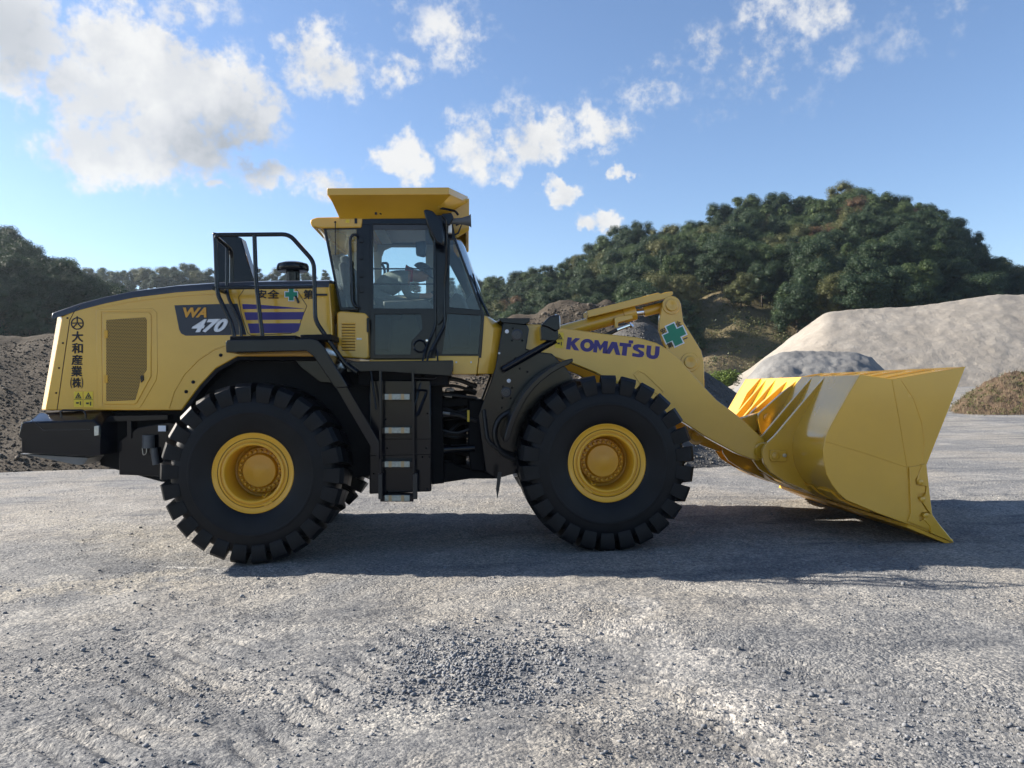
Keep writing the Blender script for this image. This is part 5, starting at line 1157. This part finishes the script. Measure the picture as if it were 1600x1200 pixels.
# ------------------------------------------------------------------ the operator in the cab
def person():
    J = {}
    def j(n, x, y, Y, r): J[n] = (P(x, y, Y) if True else None, r)
    j('pelvis', 594, 470, 0, .150); j('waist', 597, 456, 0, .150); j('chest', 611, 440, 0, .165); j('upper', 628, 430, 0, .135)
    j('neck', 641, 429, 0, .062); j('headb', 650, 432, 0, .082); j('head', 658, 429, 0, .098); j('crown', 660, 422, 0, .085); j('nose', 671, 438, 0, .028)
    J['nose'] = (P(669, 437, 0), .03)
    for s, n in ((-1, 'r'), (1, 'l')):
        j('sh'+n, 630, 436, s*.185, .075); j('el'+n, 638, 463, s*.25, .050); j('wr'+n, 664, 463, s*.20, .033); j('ha'+n, 671, 462, s*.19, .036)
        j('f1'+n, 677, 461, s*.185, .017); j('f2'+n, 675, 465, s*.20, .016); j('th'+n, 671, 458, s*.165, .014)
        j('hip'+n, 598, 473, s*.11, .105); j('kn'+n, 652, 478, s*.16, .075); j('an'+n, 668, 532, s*.15, .048); j('to'+n, 684, 541, s*.16, .036)
    names = list(J); ix = {n: i for i, n in enumerate(names)}
    E = [('pelvis', 'waist'), ('waist', 'chest'), ('chest', 'upper'), ('upper', 'neck'), ('neck', 'headb'), ('headb', 'head'), ('head', 'crown'), ('head', 'nose')]
    for n in 'rl':
        E += [('upper', 'sh'+n), ('sh'+n, 'el'+n), ('el'+n, 'wr'+n), ('wr'+n, 'ha'+n), ('ha'+n, 'f1'+n), ('ha'+n, 'f2'+n), ('ha'+n, 'th'+n), ('pelvis', 'hip'+n), ('hip'+n, 'kn'+n), ('kn'+n, 'an'+n), ('an'+n, 'to'+n)]
    me = bpy.data.meshes.new('body'); me.from_pydata([J[n][0][:] for n in names], [(ix[a], ix[b]) for a, b in E], [])
    o = bpy.data.objects.new('person', me); COL.objects.link(o)
    sk = o.modifiers.new('s', 'SKIN'); sk.use_smooth_shade = True
    sv = me.skin_vertices[0].data
    for i, n in enumerate(names): sv[i].radius = (J[n][1], J[n][1]); sv[i].use_root = (n == 'pelvis')
    ss = o.modifiers.new('u', 'SUBSURF'); ss.levels = 2; ss.render_levels = 2
    dg = bpy.context.evaluated_depsgraph_get(); dg.update()
    m2 = bpy.data.meshes.new_from_object(o.evaluated_get(dg)); o.modifiers.clear(); o.data = m2
    shirt = mat('grey_work_shirt', (.15, .17, .16), .85, var=.15, vscale=9, bump=.004, bscale=14); trous = mat('grey_trousers', (.10, .11, .12), .85); skin = mat('skin', (.30, .16, .10), .5)
    for q in (shirt, trous, skin): m2.materials.append(q)
    hb = J['neck'][0]; xw = P(657, 463, 0).x; zt_ = P(600, 469, 0).z
    for p in m2.polygons:
        c = p.center
        i = 0
        if c.x > hb.x-.01 and c.z > P(650, 449, 0).z: i = 2
        elif c.z < zt_ and not (c.x > xw and c.z > P(650, 470, 0).z): i = 1
        elif c.x > xw and c.z < P(650, 451, 0).z and c.z > P(650, 470, 0).z: i = 2
        p.material_index = i; p.use_smooth = True
    tag(o, 'person in grey work shirt and dark cap bending forward at the controls inside the cab', 'person')
    hc = J['head'][0].lerp(J['crown'][0], .55); f = Vector((.80, 0, -.60)).normalized(); up = Vector((.60, 0, .80)); 
    cap = MB(); secs = []
    for k in range(7):
        a = k/6*math.pi/2; rr, hh = .112*math.cos(a), .098*math.sin(a)
        secs.append([tuple(hc+up*(hh+.012)+(f*math.cos(t)*rr*1.08+Vector((0, 1, 0))*math.sin(t)*rr)) for t in [2*math.pi*q/20 for q in range(20)]])
    cap.loft(secs); cp = cap.build('cap', mat('dark_cap', (.02, .022, .028), .8), o)
    br = MB(); arc_ = [(-.085, .06), (-.06, .12), (0, .165), (.06, .12), (.085, .06)]
    lo = [hc+f*x+Vector((0, 1, 0))*y+up*.012 for y, x in arc_]; br.loft([[tuple(p) for p in lo], [tuple(p+up*.010) for p in lo]]); br.build('cap_brim', mat('dark_cap', (.02, .022, .028), .8), cp)
    colr = MB(); nk = J['neck'][0]; dd = (J['headb'][0]-J['upper'][0]).normalized(); s1 = dd.cross(Vector((0, 1, 0)))
    secs = [[tuple(nk+dd*h_+(Vector((0, 1, 0))*math.cos(t)+s1*math.sin(t))*r_) for t in [2*math.pi*q/18 for q in range(18)]] for h_, r_ in ((-.055, .112), (-.02, .092), (.035, .080), (.035, .072), (-.05, .09))]
    colr.loft(secs, False); colr.build('red_collar', mat('red_towel', (.30, .018, .018), .9), o)
    for s in (-1, 1):
        e_ = MB(); ec = J['head'][0]+Vector((-.005, s*.092, .0)); e_.lathe([(0, .012), (.018, .008), (.026, 0), (.018, -.008), (0, -.012)], ec, 'Y', 12); e_.build('ear', skin, o)
        y_ = MB(); yc = J['head'][0]+f*.088+Vector((0, s*.034, .0))+up*.012; y_.lathe([(0, .010), (.010, 0), (0, -.010)], yc, 'Y', 8); y_.build('eye', INK, o)
person()
# ------------------------------------------------------------------ air: thin haze round the whole place
HAZE = 0.00024
hm = bpy.data.materials.new('haze_air'); hm.use_nodes = True; nt = NT(hm.node_tree); nt.n.clear()
pv = nt.add('ShaderNodeVolumePrincipled'); pv.inputs['Color'].default_value = (.74, .87, 1.0, 1); pv.inputs['Density'].default_value = HAZE; pv.inputs['Anisotropy'].default_value = .55
ho = nt.add('ShaderNodeOutputMaterial'); nt.l.new(pv.outputs[0], ho.inputs['Volume'])
hb = MB(); hb.box((0, 1200, 25), (1850, 2660, 58)); hz = hb.build('haze', hm); tag(hz, 'thin bluish haze in the air', kind='stuff')
